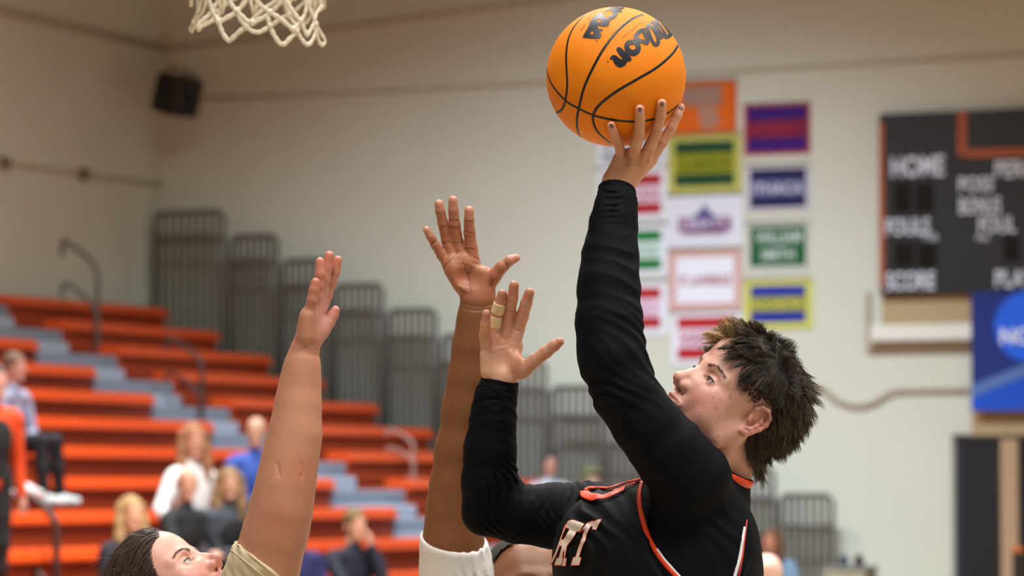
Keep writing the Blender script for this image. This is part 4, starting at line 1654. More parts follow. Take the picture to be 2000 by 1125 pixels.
# stand-up neckband
NKC, NKN = Q(1403, 905, 0.004), norm(np.array([0.47, -0.12, 0.88]))
nb_ = Shape()
nb_.chain([Q(1372, 1000, 0.01), NKC - NKN * 0.01], (0.080, 0.061), 0.02)
nb_.plane(NKC, NKN, 0.002)
_nb_ops = list(nb_.ops)
shirt._add(lambda p: nb_.eval(p, _nb_ops), 'u', 0.015, nb_.ops[0][3], nb_.ops[0][4])
# cloth folds
shirt.disp(*rib_waves(ZUP + [0.1, 0, 0], 0.020, 0.0035, Q(1204, 395, -0.06), 0.07, 1))
shirt.disp(*rib_waves([0.35, 0, 1], 0.055, 0.0024, Q(1192, 500, -0.09), 0.16, 2))
shirt.disp(*rib_waves([0.5, 0, 1], 0.050, 0.0030, Q(1205, 720, -0.13), 0.14, 3))
shirt.disp(*rib_waves([-0.7, 0, 1], 0.07, 0.0018, Q(1330, 910, -0.12), 0.15, 4))
shirt.disp(*rib_waves([0.05, 0, 1], 0.020, 0.0030, Q(972, 765, 0.06), 0.06, 5))
shirt.disp(*rib_waves([0.1, 0, 1], 0.045, 0.0018, Q(985, 860, 0.07), 0.13, 6))
shirt.disp(*rib_waves([1, 0, 0.8], 0.026, 0.0055, Q(1000, 985, 0.07), 0.10, 7))
shirt.disp(*rib_waves([1, 0, -0.4], 0.030, 0.0042, Q(1120, 980, 0.10), 0.11, 8))
shirt.disp(*rib_waves([1, 0, 0.9], 0.05, 0.0022, Q(1390, 1080, -0.12), 0.14, 9))
V, F = shirt.mesh(0.0032)
mk('undershirt', V, F, M_black, pl)
for c, ax_, r_ in ((Q(1205, 371, -0.036), norm(Q(1205, 366, -0.035) - Q(1203, 400, -0.05)) + np.array([0.08, 0, 0]), 33.5), (Q(976, 745, 0.09), norm(Q(978, 744, 0.09) - Q(970, 775, 0.09)) + np.array([-0.12, 0, 0]), 34.5)):
    a1 = norm(np.cross(ax_, (0, 1, 0)))
    a2 = norm(np.cross(ax_, a1))
    ring_ = [c + r_ * S0 * (math.cos(t) * a1 + math.sin(t) * a2) for t in np.linspace(0, 2 * math.pi, 40, endpoint=False)]
    tube('cuff', ring_, 0.0032, M_black, pl, 6, closed=True)

# jersey
jer = Shape()
jer.ell(Q(1260, 1152, 0.03), np.array([0.136, 0.172, 0.175]), AT, 0.03)
jer.ell(Q(1208, 1095, 0.0), np.array([0.096, 0.136, 0.112]), AT, 0.03)
jer.ell(Q(1332, 1132, -0.01), np.array([0.124, 0.156, 0.170]), AT, 0.03)
jer.ell(Q(1372, 1047, -0.05), np.array([0.088, 0.085, 0.098]), AT, 0.03)
jer.chain([Q(1252, 1200, 0.03), Q(1240, 1400, 0.03), Q(1235, 1600, 0.03)], (0.145, 0.135, 0.160), 0.03, 'u', 0.04, squash=(fT, 0.85))
jer.chain([Q(1378, 976, 0.02), Q(1300, 1000, -0.03)], (0.062, 0.062), 0.03)
jer.ell(Q(1378, 1005, -0.17), np.array([122, 140, 165]) * S0, None, 0.006, 's')
jer.ell(Q(1395, 1100, -0.17), np.array([75, 75, 120]) * S0, None, 0.006, 's')
jer.disp(*rib_waves([0.9, 0, 0.8], 0.05, 0.0045, Q(1200, 1050, -0.08), 0.13, 12))
jer.disp(*rib_waves([0.7, 0, 0.9], 0.035, 0.0025, Q(1430, 1090, -0.05), 0.10, 13))
V, F = jer.mesh(0.0035)
mk('jersey', V, F, M_jersey, pl)


def cloth_surf(px, py):
    p1, h1_ = shirt.trace(px, py)
    p2, h2_ = jer.trace(px, py)
    use2 = (p2[:, 1] < p1[:, 1])
    p = np.where(use2[:, None], p2, p1)
    n = np.where(use2[:, None], jer.grad(p2, 0.002), shirt.grad(p1, 0.002))
    return p, n


def trim_line(name, pts, r, m, flat=0.5, off=0.001, n=6, parent=None):
    q = smooth_path(pts, n)
    p, nr = cloth_surf(q[:, 0], q[:, 1])
    # keep the line from jumping between layers
    pp = p.copy()
    for _ in range(2):
        pp[1:-1] = (pp[:-2] + pp[1:-1] * 2 + pp[2:]) / 4
    V, F = tube_vf(pp + nr * off, r, 8, flat=(nr, flat))
    return mk(name, V, F, m, parent or pl)


trim_line('armhole_trim', [(1254, 942), (1249, 965), (1251, 996), (1260, 1032), (1276, 1067), (1298, 1100), (1330, 1134)], 5.0 * S0, M_otrim)
trim_line('armhole_piping', [(1284, 1072), (1303, 1098), (1336, 1134)], 2.0 * S0, mat('white_piping', (228, 226, 230), 0.6), off=0.002)
trim_line('side_piping', [(1458, 1016), (1454, 1050), (1450, 1085), (1442, 1125)], 2.2 * S0, mat('red_piping', (196, 48, 44), 0.6), off=0.001)
trim_line('side_panel', [(1455, 1030), (1450, 1060), (1445, 1090), (1434, 1130)], 4.0 * S0, mat('white_piping'), off=0.0)
trim_line('neck_trim', [(1141, 962), (1146, 970), (1160, 974), (1180, 974), (1200, 967), (1222, 957)], 10 * S0, M_otrim, 0.1, 0.004)
trim_line('neck_trim', [(1143, 960), (1152, 955), (1170, 955), (1190, 956), (1215, 948), (1251, 939)], 4.0 * S0, M_otrim, 0.5, 0.003)
trim_line('neck_trim', [(1196, 962), (1222, 953), (1242, 946)], 3.0 * S0, M_otrim, 0.5, 0.003)
# back of the collar round the neck
a1 = norm(np.cross(NKN, (0, 1, 0)))
a2 = norm(np.cross(NKN, a1))
pts = [NKC - NKN * 0.008 + 0.0635 * (a1 * math.cos(t) + a2 * math.sin(t)) for t in np.linspace(0, 2 * math.pi, 48, endpoint=False)]
tube('collar', pts, 11.5 * S0, M_otrim, pl, 10, closed=True, flat=(np.array([norm(p - NKC) for p in pts]), 0.3))

# lettering on the chest: R and T in white with an orange edge
def zj(l): return [(940 + x / 6.667, 1000 + y / 6.667) for x, y in l]


T_ = [(1300, 272), (1345, 215), (1390, 160), (1455, 122), (1568, 116), (1512, 247), (1450, 247), (1462, 207), (1425, 207), (1290, 590), (1322, 596), (1292, 692), (1190, 692), (1215, 596), (1245, 588), (1372, 212), (1345, 232)]
R1 = [(1150, 125), (1200, 125), (1345, 180), (1300, 258), (1268, 256), (1135, 455), (1092, 520), (1078, 600), (1090, 600), (1066, 692), (976, 690), (1008, 600), (1032, 600), (1074, 450), (1044, 450), (1060, 366), (1090, 366), (1172, 232), (1112, 210)]
R2 = [(1150, 125), (1116, 210), (1062, 366), (1044, 450), (1000, 560), (960, 640), (928, 690), (940, 640), (1000, 500), (1060, 330), (1110, 190)]
R3 = [(1112, 470), (1132, 470), (1110, 600), (1135, 602), (1120, 702), (1074, 702), (1098, 600)]
def grow(poly, g):
    p = np.array(poly, float)
    n = len(p)
    out = []
    area = 0.5 * sum(p[i][0] * p[(i + 1) % n][1] - p[(i + 1) % n][0] * p[i][1] for i in range(n))
    sg = 1 if area > 0 else -1
    for i in range(n):
        e1 = norm(p[i] - p[i - 1])
        e2 = norm(p[(i + 1) % n] - p[i])
        n1_ = np.array([e1[1], -e1[0]]) * sg
        n2_ = np.array([e2[1], -e2[0]]) * sg
        b = norm(n1_ + n2_)
        out.append(p[i] + b * g / max(np.dot(b, n1_), 0.5))
    return out
for nm, polys in (('letter', [R1, R2, R3]), ('letter', [T_])):
    its = [decal_vf(zj(q), cloth_surf, 0.0035, 2.2) for q in polys]
    V, F = joinvf(its)
    lt = mk(nm, V, F, mat('letter_white', (214, 200, 186), 0.6), pl)
    edge = []
    for q in polys:
        z2 = zj(q) + [zj(q)[0]]
        dense = []
        for a, b in zip(z2[:-1], z2[1:]):
            m_ = max(1, int(math.hypot(a[0] - b[0], a[1] - b[1]) / 2.5))
            dense += [(a[0] + (b[0] - a[0]) * i / m_, a[1] + (b[1] - a[1]) * i / m_) for i in range(m_)]
        d_ = np.array(dense)
        p, nr = cloth_surf(d_[:, 0], d_[:, 1])
        edge.append(tube_vf(p + nr * 0.0033, 0.75 * S0, 5, closed=True, flat=(nr, 0.8)))
    V, F = joinvf(edge)
    eo = mk('letter_edge', V, F, M_otrim, lt)

# eyes, lids, brows
gz = norm(BC - HF.p(80, 31, 3) + np.array([-0.25, 0.0, 0.05]))
for s in (1, -1):
    eyeball(pl, HF, s, norm(0.7 * HF.A[0] + 0.3 * gz + 0.12 * HF.A[2]), (96, 82, 62))
M_hair = mat('hair_brown', (52, 40, 32), 0.42, attr=True, spec=0.5)


def face_strands(name, fr, sh, n, curve, spread, length, dirf, rad, cols, seed):
    """short hairs rooted along a curve given in head millimetres, laid on the skin"""
    rg = np.random.default_rng(seed)
    c = smooth_path(curve, 8)
    i = rg.uniform(0, len(c) - 1.01, n)
    a = c[i.astype(int)] * (1 - (i % 1))[:, None] + c[i.astype(int) + 1] * (i % 1)[:, None]
    a = a + rg.normal(size=(n, 3)) * np.array(spread)
    W = np.array([fr.p(*q) for q in a])
    e = sh.eval(W)
    W = W - sh.grad(W) * e[:, None]
    K = 4
    P0 = np.zeros((n, K, 3))
    P0[:, 0] = W
    t = i / len(c)
    for k in range(1, K):
        d = np.array([norm(dirf(tt)) for tt in t]) @ fr.A
        d = d + rg.normal(size=(n, 3)) * 0.12
        P0[:, k] = P0[:, k - 1] + d * (length / (K - 1))
        e = sh.eval(P0[:, k])
        P0[:, k] += sh.grad(P0[:, k]) * np.maximum(0.0006 - e, 0)[:, None]
    cl = np.array(lin(cols)) * rg.uniform(0.7, 1.25, (n, 1))
    return strands_mesh(name, P0, None, K, np.full(n, rad), M_hair, pl if fr is HF else None, cl)


for s in (1, -1):
    o = face_strands('eyebrow', HF, skin, 150, [(96, s * 10, 21), (97, s * 20, 25), (92, s * 34, 28), (80, s * 48, 24)], (0.5, 0.5, 1.3), 0.007,
                     lambda t, s=s: (-0.2 - t, s * 1.0, 0.35 - t * 0.9), 0.00018, (104, 78, 62), 20 + s)
    tube('lower_lid_line', lid_line(HF, s, -0.95), 0.00035, mat('lash_brown', (90, 52, 44), 0.6), pl, 6)
    tube('eyelash_line', lid_line(HF, s), 0.0010, mat('lash', (22, 16, 14), 0.6), pl, 6)
# hair of the shooting player
def shooter_scalp(q, rg):
    x, y, z = q[:, 0], np.abs(q[:, 1]), q[:, 2]
    line = np.interp(x, [-100, -60, -30, -12, 5, 25, 45, 62, 75, 90], [-46, -44, -30, 6, 34, 26, 30, 52, 68, 72])
    return (z > line + rg.normal(size=len(x)) * 4) & (q[:, 0] < 92) & ~((np.abs(x + 8) < 22) & (y > 70) & (z < 40))


def grow_hair(name, sh, fr, roots, dirf, lenf, K, rad, colf, tipf, parent, seed, clump=0.35, gravity=0.0, nclump=0, pull=0.72):
    rg = np.random.default_rng(seed)
    S = len(roots)
    q = fr.loc(roots)
    nrm = sh.grad(roots, 0.003)
    L = lenf(q, rg)
    P0 = np.zeros((S, K, 3))
    P0[:, 0] = roots - nrm * 0.001
    # tuft offsets from smooth noise of the root position, so that neighbours lean together
    cs = q / 9.0
    tuft = np.stack([np.sin(cs[:, 0] * 1.7 + cs[:, 2] * 1.1 + 1.0) + np.sin(cs[:, 1] * 2.3 + 0.4), np.sin(cs[:, 1] * 1.9 + cs[:, 0] * 0.8 + 2.0),
                     np.sin(cs[:, 2] * 2.1 - cs[:, 0] * 1.3 + 4.0) + np.sin(cs[:, 1] * 1.4)], 1)
    tuft += rg.normal(size=(S, 3)) * 0.45
    for k in range(1, K):
        t = k / (K - 1)
        d = dirf(q, nrm @ fr.A.T, t) + tuft * clump * t
        d /= np.linalg.norm(d, axis=1)[:, None]
        d = d @ fr.A
        d[:, 2] -= gravity * t
        d /= np.linalg.norm(d, axis=1)[:, None]
        P0[:, k] = P0[:, k - 1] + d * (L / (K - 1))[:, None]
        e = sh.eval(P0[:, k])
        push = np.maximum(0.002 + 0.002 * t - e, 0)
        P0[:, k] += nrm * push[:, None]
    if nclump:
        ci = rg.choice(S, nclump, replace=False)
        near = np.empty(S, int)
        for i in range(0, S, 4000):
            near[i:i + 4000] = np.argmin(((roots[i:i + 4000, None] - roots[ci][None]) ** 2).sum(2), 1)
        cpath = P0[ci][near]
        tt = np.linspace(0, 1, K)[None, :, None] ** 1.3 * pull * ssd(L, 0.010, 0.022)[:, None, None]
        lenr = (L / L[ci][near])[:, None, None]
        tgt = cpath[:, :1] + (cpath - cpath[:, :1]) * np.clip(lenr, 0.5, 1.3)
        P0 = P0 * (1 - tt) + tgt * tt
    cl = colf(q, rg)
    tp = tipf(q, rg, cl)
    return strands_mesh(name, P0, None, K, np.full(S, rad) * rg.uniform(0.7, 1.3, S), M_hair, parent, cl, tp)


scalpS = scalp_of(skin)
roots = surface_roots(scalpS, HF, 27000, shooter_scalp, 3)


def sdir(q, n, t):
    x, y, z = q[:, 0:1], q[:, 1:2], q[:, 2:3]
    front = ssd(x, 5, 60)
    back = ssd(-x, -5, 50)
    top = ssd(z, 60, 110)
    comb = front * np.array([[0.9, 0.0, 0.05]]) + (1 - front) * (1 - back) * np.array([[0.1, 0, 0.15]]) + back * np.array([[-0.85, 0, -0.38]])
    side = (1 - top) * np.concatenate([0 * y, np.sign(y) * 0.0, -0.6 + 0 * z], 1)
    comb = comb + side * (1 - front)
    comb = comb + front * (1 - top) * np.array([[-0.3, 0, -0.8]])
    nearf = front * ssd(y, 5, 30)
    comb = comb + nearf * np.array([[-0.1, 0.15, -0.55]])
    far = front * ssd(-y, -12, 10)
    topn = ssd(z, 70, 110) * (1 - back)
    return n * (0.42 - 0.30 * t) * (1 + 0.6 * far + 0.45 * back - 0.75 * topn) + comb * (0.7 + 0.8 * t)


def slen(q, rg):
    x, y, z = q[:, 0], np.abs(q[:, 1]), q[:, 2]
    L = 0.025 + 0.014 * ssd(x, 10, 70) + 0.029 * ssd(-x, 20, 75)
    short = ssd(-z, -72, -44) * ssd(-np.abs(x - 14), -50, -26)       # cropped sides
    L = L * (1 - 0.88 * short)
    nape = ssd(-z, 5, 45) * ssd(-x, 0, 35)
    L = np.where(nape > 0, L * (1 - nape) + 0.044 * nape, L)
    return L * rg.uniform(0.6, 1.15, len(x))


def scol(q, rg):
    n = len(q)
    b = np.array(lin((46, 38, 33))) * rg.uniform(0.55, 1.5, (n, 1))
    fr_ = (ssd(q[:, 0] + rg.normal(size=n) * 8, 58, 82) * ssd(-q[:, 1] + rg.normal(size=n) * 8, -22, 6))[:, None] * (rg.uniform(size=(n, 1)) < 0.9)
    return b * (1 - fr_) + np.array(lin((206, 176, 124))) * fr_ * rg.uniform(0.7, 1.2, (n, 1))


def stip(q, rg, cl):
    n = len(q)
    t = (rg.uniform(size=(n, 1)) < 0.22) * 1.0
    bk = ssd(-q[:, 0], 20, 60)[:, None] * (rg.uniform(size=(n, 1)) < 0.6)
    t = np.maximum(t * 0.6, bk * 0.7)
    return cl * 1.25 * (1 - t) + np.array(lin((120, 100, 78))) * t


grow_hair('hair', scalpS, HF, roots, sdir, slen, 6, 0.00033, scol, stip, pl, 8, clump=0.46, nclump=620)
# a cap of short dense underhair so that no scalp shines through
cap = Shape()
c_ops = [o for o in skin.ops]
capf = Shape()
capf._add(lambda p: skin.eval(p) - 0.0035, 'u', 0, HF.p(0, 0, 40), 0.13)
V, F = capf.mesh(0.004, lo=HF.p(0, 0, 30) - 0.16, hi=HF.p(0, 0, 30) + 0.16)
q = HF.loc(V)
line = np.interp(q[:, 0], [-100, -60, -30, -12, 5, 25, 45, 62, 75, 90], [-40, -36, -4, 60, 72, 70, 66, 70, 78, 84])
ok = (q[:, 2] > line) & (q[:, 0] < 84) & ~((np.abs(q[:, 0] + 10) < 32) & (q[:, 2] < 48))
keep = ok[F].all(1)
F = F[keep]
used = np.unique(F)
mp = np.zeros(len(V), int)
mp[used] = np.arange(len(used))
mk('hair_underlayer', V[used], mp[F], mat('hair_under', (24, 19, 17), 0.7, noise=0.4, nscale=200, bump=0.8, bscale=500), pl)
# ------------------------------------------------------------------ the reaching player at the left
DG = 6.45
SG = DG / FPX


def G(x, y, z=0.0):
    return P(x, y, DG + z)


gl = empty('person', [G(430, 1700)[0], G(430, 1700)[1], 0.0], 'brown-haired player in cream sleeves, face turned up, bare arm raised, at the lower left', 'person')
psi, phi = R(22), R(52)
Fg = np.array([math.cos(phi) * math.cos(psi), -math.cos(phi) * math.sin(psi), math.sin(phi)])
Lg = norm(np.cross(ZUP, Fg))
Ug = np.cross(Fg, Lg)
GF = Frame(G(334, 1170, 0.0), Fg, Lg, Ug, 1.05 * SG)
gsk = Shape()
head_ops(gsk, GF, full=3, neck=([GF.p(-14, 0, -22), G(345, 1270, 0.03), G(360, 1330, 0.04)], [50 * GF.mm, 50 * SG, 58 * SG]))
Vh, Fh_ = gsk.mesh(0.0022)
ga = Shape()
arm = [(592, 688, -0.10, 21.5), (592, 700, -0.10, 25), (589, 725, -0.10, 31), (585, 760, -0.10, 36), (581, 800, -0.105, 41), (576, 850, -0.11, 47), (566, 900, -0.115, 50), (557, 950, -0.12, 53),
       (548, 1000, -0.12, 56), (535, 1050, -0.115, 58.5), (518, 1110, -0.105, 62), (495, 1170, -0.09, 68)]
ga.chain([G(x, y, z) for x, y, z, r in arm], [r * SG for *_, r in arm], 0.02, 'u', 0.02)
zc = -0.10
gp = [(616, 551, zc - 0.028, 8.6), (613, 566, zc - 0.028, 9.5), (610, 586, zc - 0.026, 10.5), (606, 606, zc - 0.02, 12)]
gr = [(625, 511, zc - 0.010, 8.8), (625.5, 536, zc - 0.012, 9.8), (623, 558, zc - 0.010, 10.5), (619, 580, zc - 0.008, 11.5), (612, 606, zc - 0.005, 13)]
gm = [(643, 499, zc + 0.010, 9.2), (639, 522, zc + 0.010, 10), (634, 547, zc + 0.008, 10.8), (628, 573, zc + 0.008, 12), (620, 604, zc + 0.006, 13)]
gi_ = [(659.5, 508, zc + 0.030, 8.8), (654, 532, zc + 0.030, 9.8), (646, 555, zc + 0.028, 10.5), (637, 577, zc + 0.026, 12), (626, 604, zc + 0.02, 13)]
gt = [(655, 606, zc + 0.018, 9), (650, 616, zc + 0.018, 10.8), (641, 630, zc + 0.016, 12.5), (630, 646, zc + 0.012, 14), (620, 662, zc + 0.006, 13)]
gpalm = [[(596, 678, zc, 22), (604, 612, zc - 0.018, 14)], [(596, 678, zc, 22), (612, 606, zc - 0.004, 14)], [(598, 678, zc, 22), (618, 606, zc + 0.008, 14)],
         [(598, 678, zc, 21), (622, 606, zc + 0.018, 13)], [(610, 660, zc, 18), (626, 640, zc + 0.012, 17)], [(598, 656, zc - 0.016, 18), (600, 620, zc - 0.02, 15)]]
hand_ops(ga, [gp, gr, gm, gi_, gt], gpalm, G, SG)
creases(ga, [[(586, 664), (600, 672), (614, 676)], [(594, 676), (606, 682), (616, 684)]], 0.0010, 0.0015, SG)
creases(ga, [[(541, 905), (544, 920), (546, 930)]], 0.0012, 0.004, SG)
creases(ga, [[(588, 906), (592, 922), (589, 932)]], 0.001, 0.004, SG)
Va, Fa = ga.mesh(0.0023)
gb = Shape()
fG = norm([0.9, -0.35, 0])
lG = norm(np.cross(ZUP, fG))
AG = np.array([fG, lG, ZUP])


def torso2(sh, Qf, S, x, y, g, A, spread=150, zt=0.0):
    f_, l_ = A[0], A[1]
    c = Qf(x, y, zt)
    sh.ell(c + ZUP * -0.12, np.array([0.115, 0.165, 0.22]) + g, A, 0.03)
    sh.chain([c - ZUP * 0.20, c - ZUP * 0.42, c - ZUP * 0.60], np.array([0.125, 0.115, 0.145]) + g, 0.03, 'u', 0.04, squash=(f_, 0.8))
    sh.chain([c + l_ * 0.15 + ZUP * 0.02, c - l_ * 0.15 + ZUP * 0.02], 0.065 + g, 0.04)


torso2(gb, G, SG, 400, 1300, -0.008, AG)
gb.chain([G(495, 1170, -0.09), G(440, 1260, -0.06)], (62 * SG, 62 * SG), 0.03)
oth = [G(370, 1290, 0.18), G(420, 1480, 0.20), G(520, 1560, 0.08)]
gb.chain(oth, (0.055, 0.042, 0.026), 0.03)
hs = Shape()
hs.ell(oth[-1] + np.array([0.05, -0.02, 0.01]), (0.055, 0.03, 0.03), None, 0.01)
for i in range(5):
    hs.chain([oth[-1] + np.array([0.07, -0.04 + 0.018 * i, 0.01]), oth[-1] + np.array([0.13 - abs(i - 2) * 0.008, -0.05 + 0.022 * i, 0.02])], (0.009, 0.007), 0.003)
Vt, Ft = gb.mesh(0.009)
pb = [(Vh, Fh_), (Va, Fa), (Vt, Ft), hs.mesh(0.005)]
M_cream = mat('cream_cloth', (208, 192, 162), 0.75, bump=0.3, bscale=900)
M_cream_short = mat('cream_shorts', (206, 188, 150), 0.75)
lower_body(pb, gl, G(400, 1790, 0.0), [0.9, -0.35, 0], 0.0, M_cream_short, M_white_shoe, spread=0.16)
Vs, Fs = merge(pb)
cc_ = np.tile(np.array(lin((192, 136, 112))), (len(Vs), 1))


def girl_extra(q, c):
    rg = np.random.default_rng(8)
    dark = np.array(lin((60, 44, 36)))
    wt = ssd(q[:, 2] - np.interp(q[:, 0], [-60, 0, 34, 50, 70, 88], [-60, -10, 4, 44, 70, 86]), -2, 8)
    return c * (1 - 0.6 * wt[:, None]) + dark * 0.6 * wt[:, None]


cc_[:len(Vh)] = face_color(GF, (216, 160, 142), (204, 118, 110), (190, 104, 100), girl_extra)(Vh)
na = len(Vh)
ca = np.tile(np.array(lin((190, 134, 108))), (len(Va), 1))
ca = blob_tint(Va, ca, [G(x, y, z) for x, y, z, r in (gp[0], gr[0], gm[0], gi_[0], gt[0])], 0.016, (206, 118, 104), 0.7)
ca = blob_tint(Va, ca, [G(628, 590, zc), G(630, 612, zc), G(632, 636, zc)], 0.018, (218, 156, 146), 0.8)
ca = blob_tint(Va, ca, [G(x, y, z) for f_ in (gp, gr, gm, gi_) for x, y, z, r in f_[1:3]], 0.012, (186, 104, 88), 0.5)
ca = blob_tint(Va, ca, [G(545, 1020, -0.17), G(590, 925, -0.16)], 0.03, (178, 104, 78), 0.5)
cc_[na:na + len(Va)] = ca
mk('body', Vs, Fs, M_skin_a, gl, col=cc_)
top = Shape()
torso2(top, G, SG, 400, 1300, 0.0, AG)
top.chain([G(548, 1020, -0.118), G(520, 1100, -0.107), G(497, 1170, -0.09), G(440, 1260, -0.06)], (64 * SG, 68 * SG, 74 * SG, 74 * SG), 0.03, 'u', 0.02)
top.chain([G(370, 1290, 0.18), G(395, 1390, 0.19)], (0.064, 0.062), 0.03)
nrm_ = norm(0.60 * RGT + 0.80 * ZUP)
top.plane(G(503, 1092, -0.17), nrm_, 0.004, rad=0.3)
# neck opening
top.chain([G(345, 1230, 0.02), G(352, 1290, 0.02)], (0.06, 0.07), 0.008, 's')
top.disp(*rib_waves(0.62 * RGT + 0.78 * ZUP, 0.036, 0.0028, G(480, 1110, -0.15), 0.10, 31))
V, F = top.mesh(0.0032)
mk('short_sleeved_top', V, F, M_cream, gl)
for off in (0.0, 0.016):
    ax_ = nrm_
    tt = np.linspace(0, 1, 26)
    lx = 459 + (546 - 459) * tt + off * 0
    ly = 1056 + (1127 - 1056) * tt + off / SG * 0.8
    p, h = top.trace(lx - off / SG * 0.35, ly + 2)
    p = p[h]
    if len(p) > 3:
        tube('sleeve_seam', p + nrm_ * -0.001, 0.0013, M_cream, gl, 6)
for s in (1, -1):
    eyeball(gl, GF, s, norm(GF.A[0] * 0.9 + np.array([0.45, 0.0, 0.15])), (70, 62, 56))
    o = face_strands('eyebrow', GF, gsk, 170, [(96, s * 9, 21), (97, s * 20, 26), (92, s * 34, 29), (80, s * 48, 24)], (0.5, 0.5, 1.2), 0.008,
                     lambda t, s=s: (-0.2 - t, s * 1.0, 0.35 - t * 0.9), 0.00017, (112, 84, 70), 50 + s)
    o.parent = gl
    o.location = -gl.location
    tube('eyelash_line', lid_line(GF, s), 0.0009, mat('lash'), gl, 6)


def girl_scalp(q, rg):
    x, y, z = q[:, 0], np.abs(q[:, 1]), q[:, 2]
    line = np.interp(x, [-100, -60, -30, -8, 8, 25, 38, 50, 66, 75, 90], [-60, -60, -40, -16, -20, -16, 6, 40, 64, 74, 82])
    return (z > line + rg.normal(size=len(x)) * 2) & (x < 88) & ~((np.abs(x + 8) < 24) & (z < 40) & (y > 60))


scalpG = scalp_of(gsk)
roots = surface_roots(scalpG, GF, 15000, girl_scalp, 13)


def gdir(q, n, t):
    x, y, z = q[:, 0:1], q[:, 1:2], q[:, 2:3]
    back = ssd(-x, 30, 80)
    tgt = np.array([[-118, 0, -2]]) - q           # gathered towards the back of the head
    tgt /= np.linalg.norm(tgt, axis=1)[:, None]
    tan = tgt - n * (tgt * n).sum(1)[:, None]
    tan /= np.linalg.norm(tan, axis=1)[:, None] + 1e-6
    return tan + n * (0.10 - 0.05 * t) + back * 0.0


def grow_flat(name, sh, fr, roots, dirf, L, K, rad, colf, parent, seed, lift=(0.001, 0.006), wob=0.08):
    rg = np.random.default_rng(seed)
    S = len(roots)
    P0 = np.zeros((S, K, 3))
    P0[:, 0] = roots
    h = rg.uniform(lift[0], lift[1], S)
    Ls = L * rg.uniform(0.6, 1.1, S)
    wv = rg.normal(size=(S, 3)) * wob
    for k in range(1, K):
        p = P0[:, k - 1]
        n = sh.grad(p, 0.003)
        d = dirf(fr.loc(p), n @ fr.A.T, k / (K - 1)) + wv + rg.normal(size=(S, 3)) * wob * 0.4
        d /= np.linalg.norm(d, axis=1)[:, None]
        p2 = p + (d @ fr.A) * (Ls / (K - 1))[:, None]
        e = sh.eval(p2)
        n2 = sh.grad(p2, 0.003)
        p2 = p2 - n2 * (e - h * min(1, k / 2))[:, None] * 0.9
        P0[:, k] = p2
    cl = colf(fr.loc(roots), rg)
    return strands_mesh(name, P0, None, K, np.full(S, rad) * rg.uniform(0.7, 1.3, S), M_hair, parent, cl, cl * 1.15)


def gcol(q, rg):
    return np.array(lin((66, 50, 41))) * rg.uniform(0.55, 1.7, (len(q), 1))


grow_flat('hair', scalpG, GF, roots, gdir, 0.105, 8, 0.0005, gcol, gl, 14, lift=(0.002, 0.010))
# flyaway wisps
grow_hair('hair_wisps', scalpG, GF, roots[:1500], gdir, lambda q, rg: 0.065 * rg.uniform(0.4, 1.2, len(q)), 6, 0.00022, gcol, lambda q, rg, c: c * 1.3, gl, 15, clump=0.55)
capf = Shape()
capf._add(lambda p: gsk.eval(p) - 0.0035, 'u', 0, GF.p(0, 0, 40), 0.13)
V, F = capf.mesh(0.005, lo=GF.p(0, 0, 30) - 0.16, hi=GF.p(0, 0, 30) + 0.16)
q = GF.loc(V)
line = np.interp(q[:, 0], [-100, -60, -30, -8, 8, 25, 38, 50, 66, 75, 90], [-56, -56, -34, 26, 24, 20, 20, 52, 76, 86, 92])
F = F[((q[:, 2] > line) & (q[:, 0] < 84) & ~((np.abs(q[:, 0] + 8) < 26) & (q[:, 2] < 42)))[F].all(1)]
used = np.unique(F)
mp = np.zeros(len(V), int)
mp[used] = np.arange(len(used))
mk('hair_underlayer', V[used], mp[F], mat('hair_under'), gl)
# tied tail of hair behind the head
tl = Shape()
tl.chain([GF.p(-96, 0, 2), GF.p(-122, 0, -8), GF.p(-140, 4, -50), GF.p(-138, 6, -120)], (0.018, 0.03, 0.028, 0.012), 0.01)
V, F = tl.mesh(0.006)
mk('tied_hair', V, F, mat('hair_under'), gl)

# ------------------------------------------------------------------ the dark-skinned defender with the raised hand
DK = 6.60
SK = DK / FPX


def K_(x, y, z=0.0):
    return P(x, y, DK + z)


df = empty('person', [K_(1000, 1700)[0], K_(1000, 1700)[1], 0.0], 'dark-skinned player in a white sleeve raising an open palm behind the black sleeve', 'person')
ka = Shape()
karm = [(934, 590, 0, 33), (931, 630, 0, 35), (928, 680, 0, 41), (924, 740, 0.0, 46), (915, 800, 0.0, 48), (902, 880, 0, 49), (893, 950, 0, 50), (888, 1000, 0, 52), (885, 1060, 0, 56), (893, 1130, 0.01, 66), (910, 1190, 0.02, 70)]
ka.chain([K_(x, y, z) for x, y, z, r in karm], [r * SK for *_, r in karm], 0.02, 'u', 0.02)
kp_ = [(833, 449, -0.018, 7.3), (841, 463, -0.014, 8), (851, 480, -0.008, 8.8), (863, 499, -0.002, 10), (880, 520, 0, 13)]
kr = [(857, 398, -0.018, 8.6), (860, 414, -0.014, 9.2), (865, 436, -0.008, 10), (873, 470, 0, 11), (887, 512, 0, 13)]
km = [(884.5, 391, -0.018, 9), (885.5, 410, -0.014, 9.8), (888, 438, -0.008, 10.8), (893, 474, 0, 12), (902, 512, 0, 13.5)]
ki = [(916, 411, -0.016, 9), (916, 430, -0.012, 9.8), (917, 454, -0.006, 11), (920, 484, 0, 12.5), (924, 516, 0.002, 14)]
kt = [(1008, 504, -0.022, 8.2), (996, 509, -0.022, 9.8), (980, 522, -0.020, 12), (964, 540, -0.014, 15), (948, 560, -0.006, 18)]
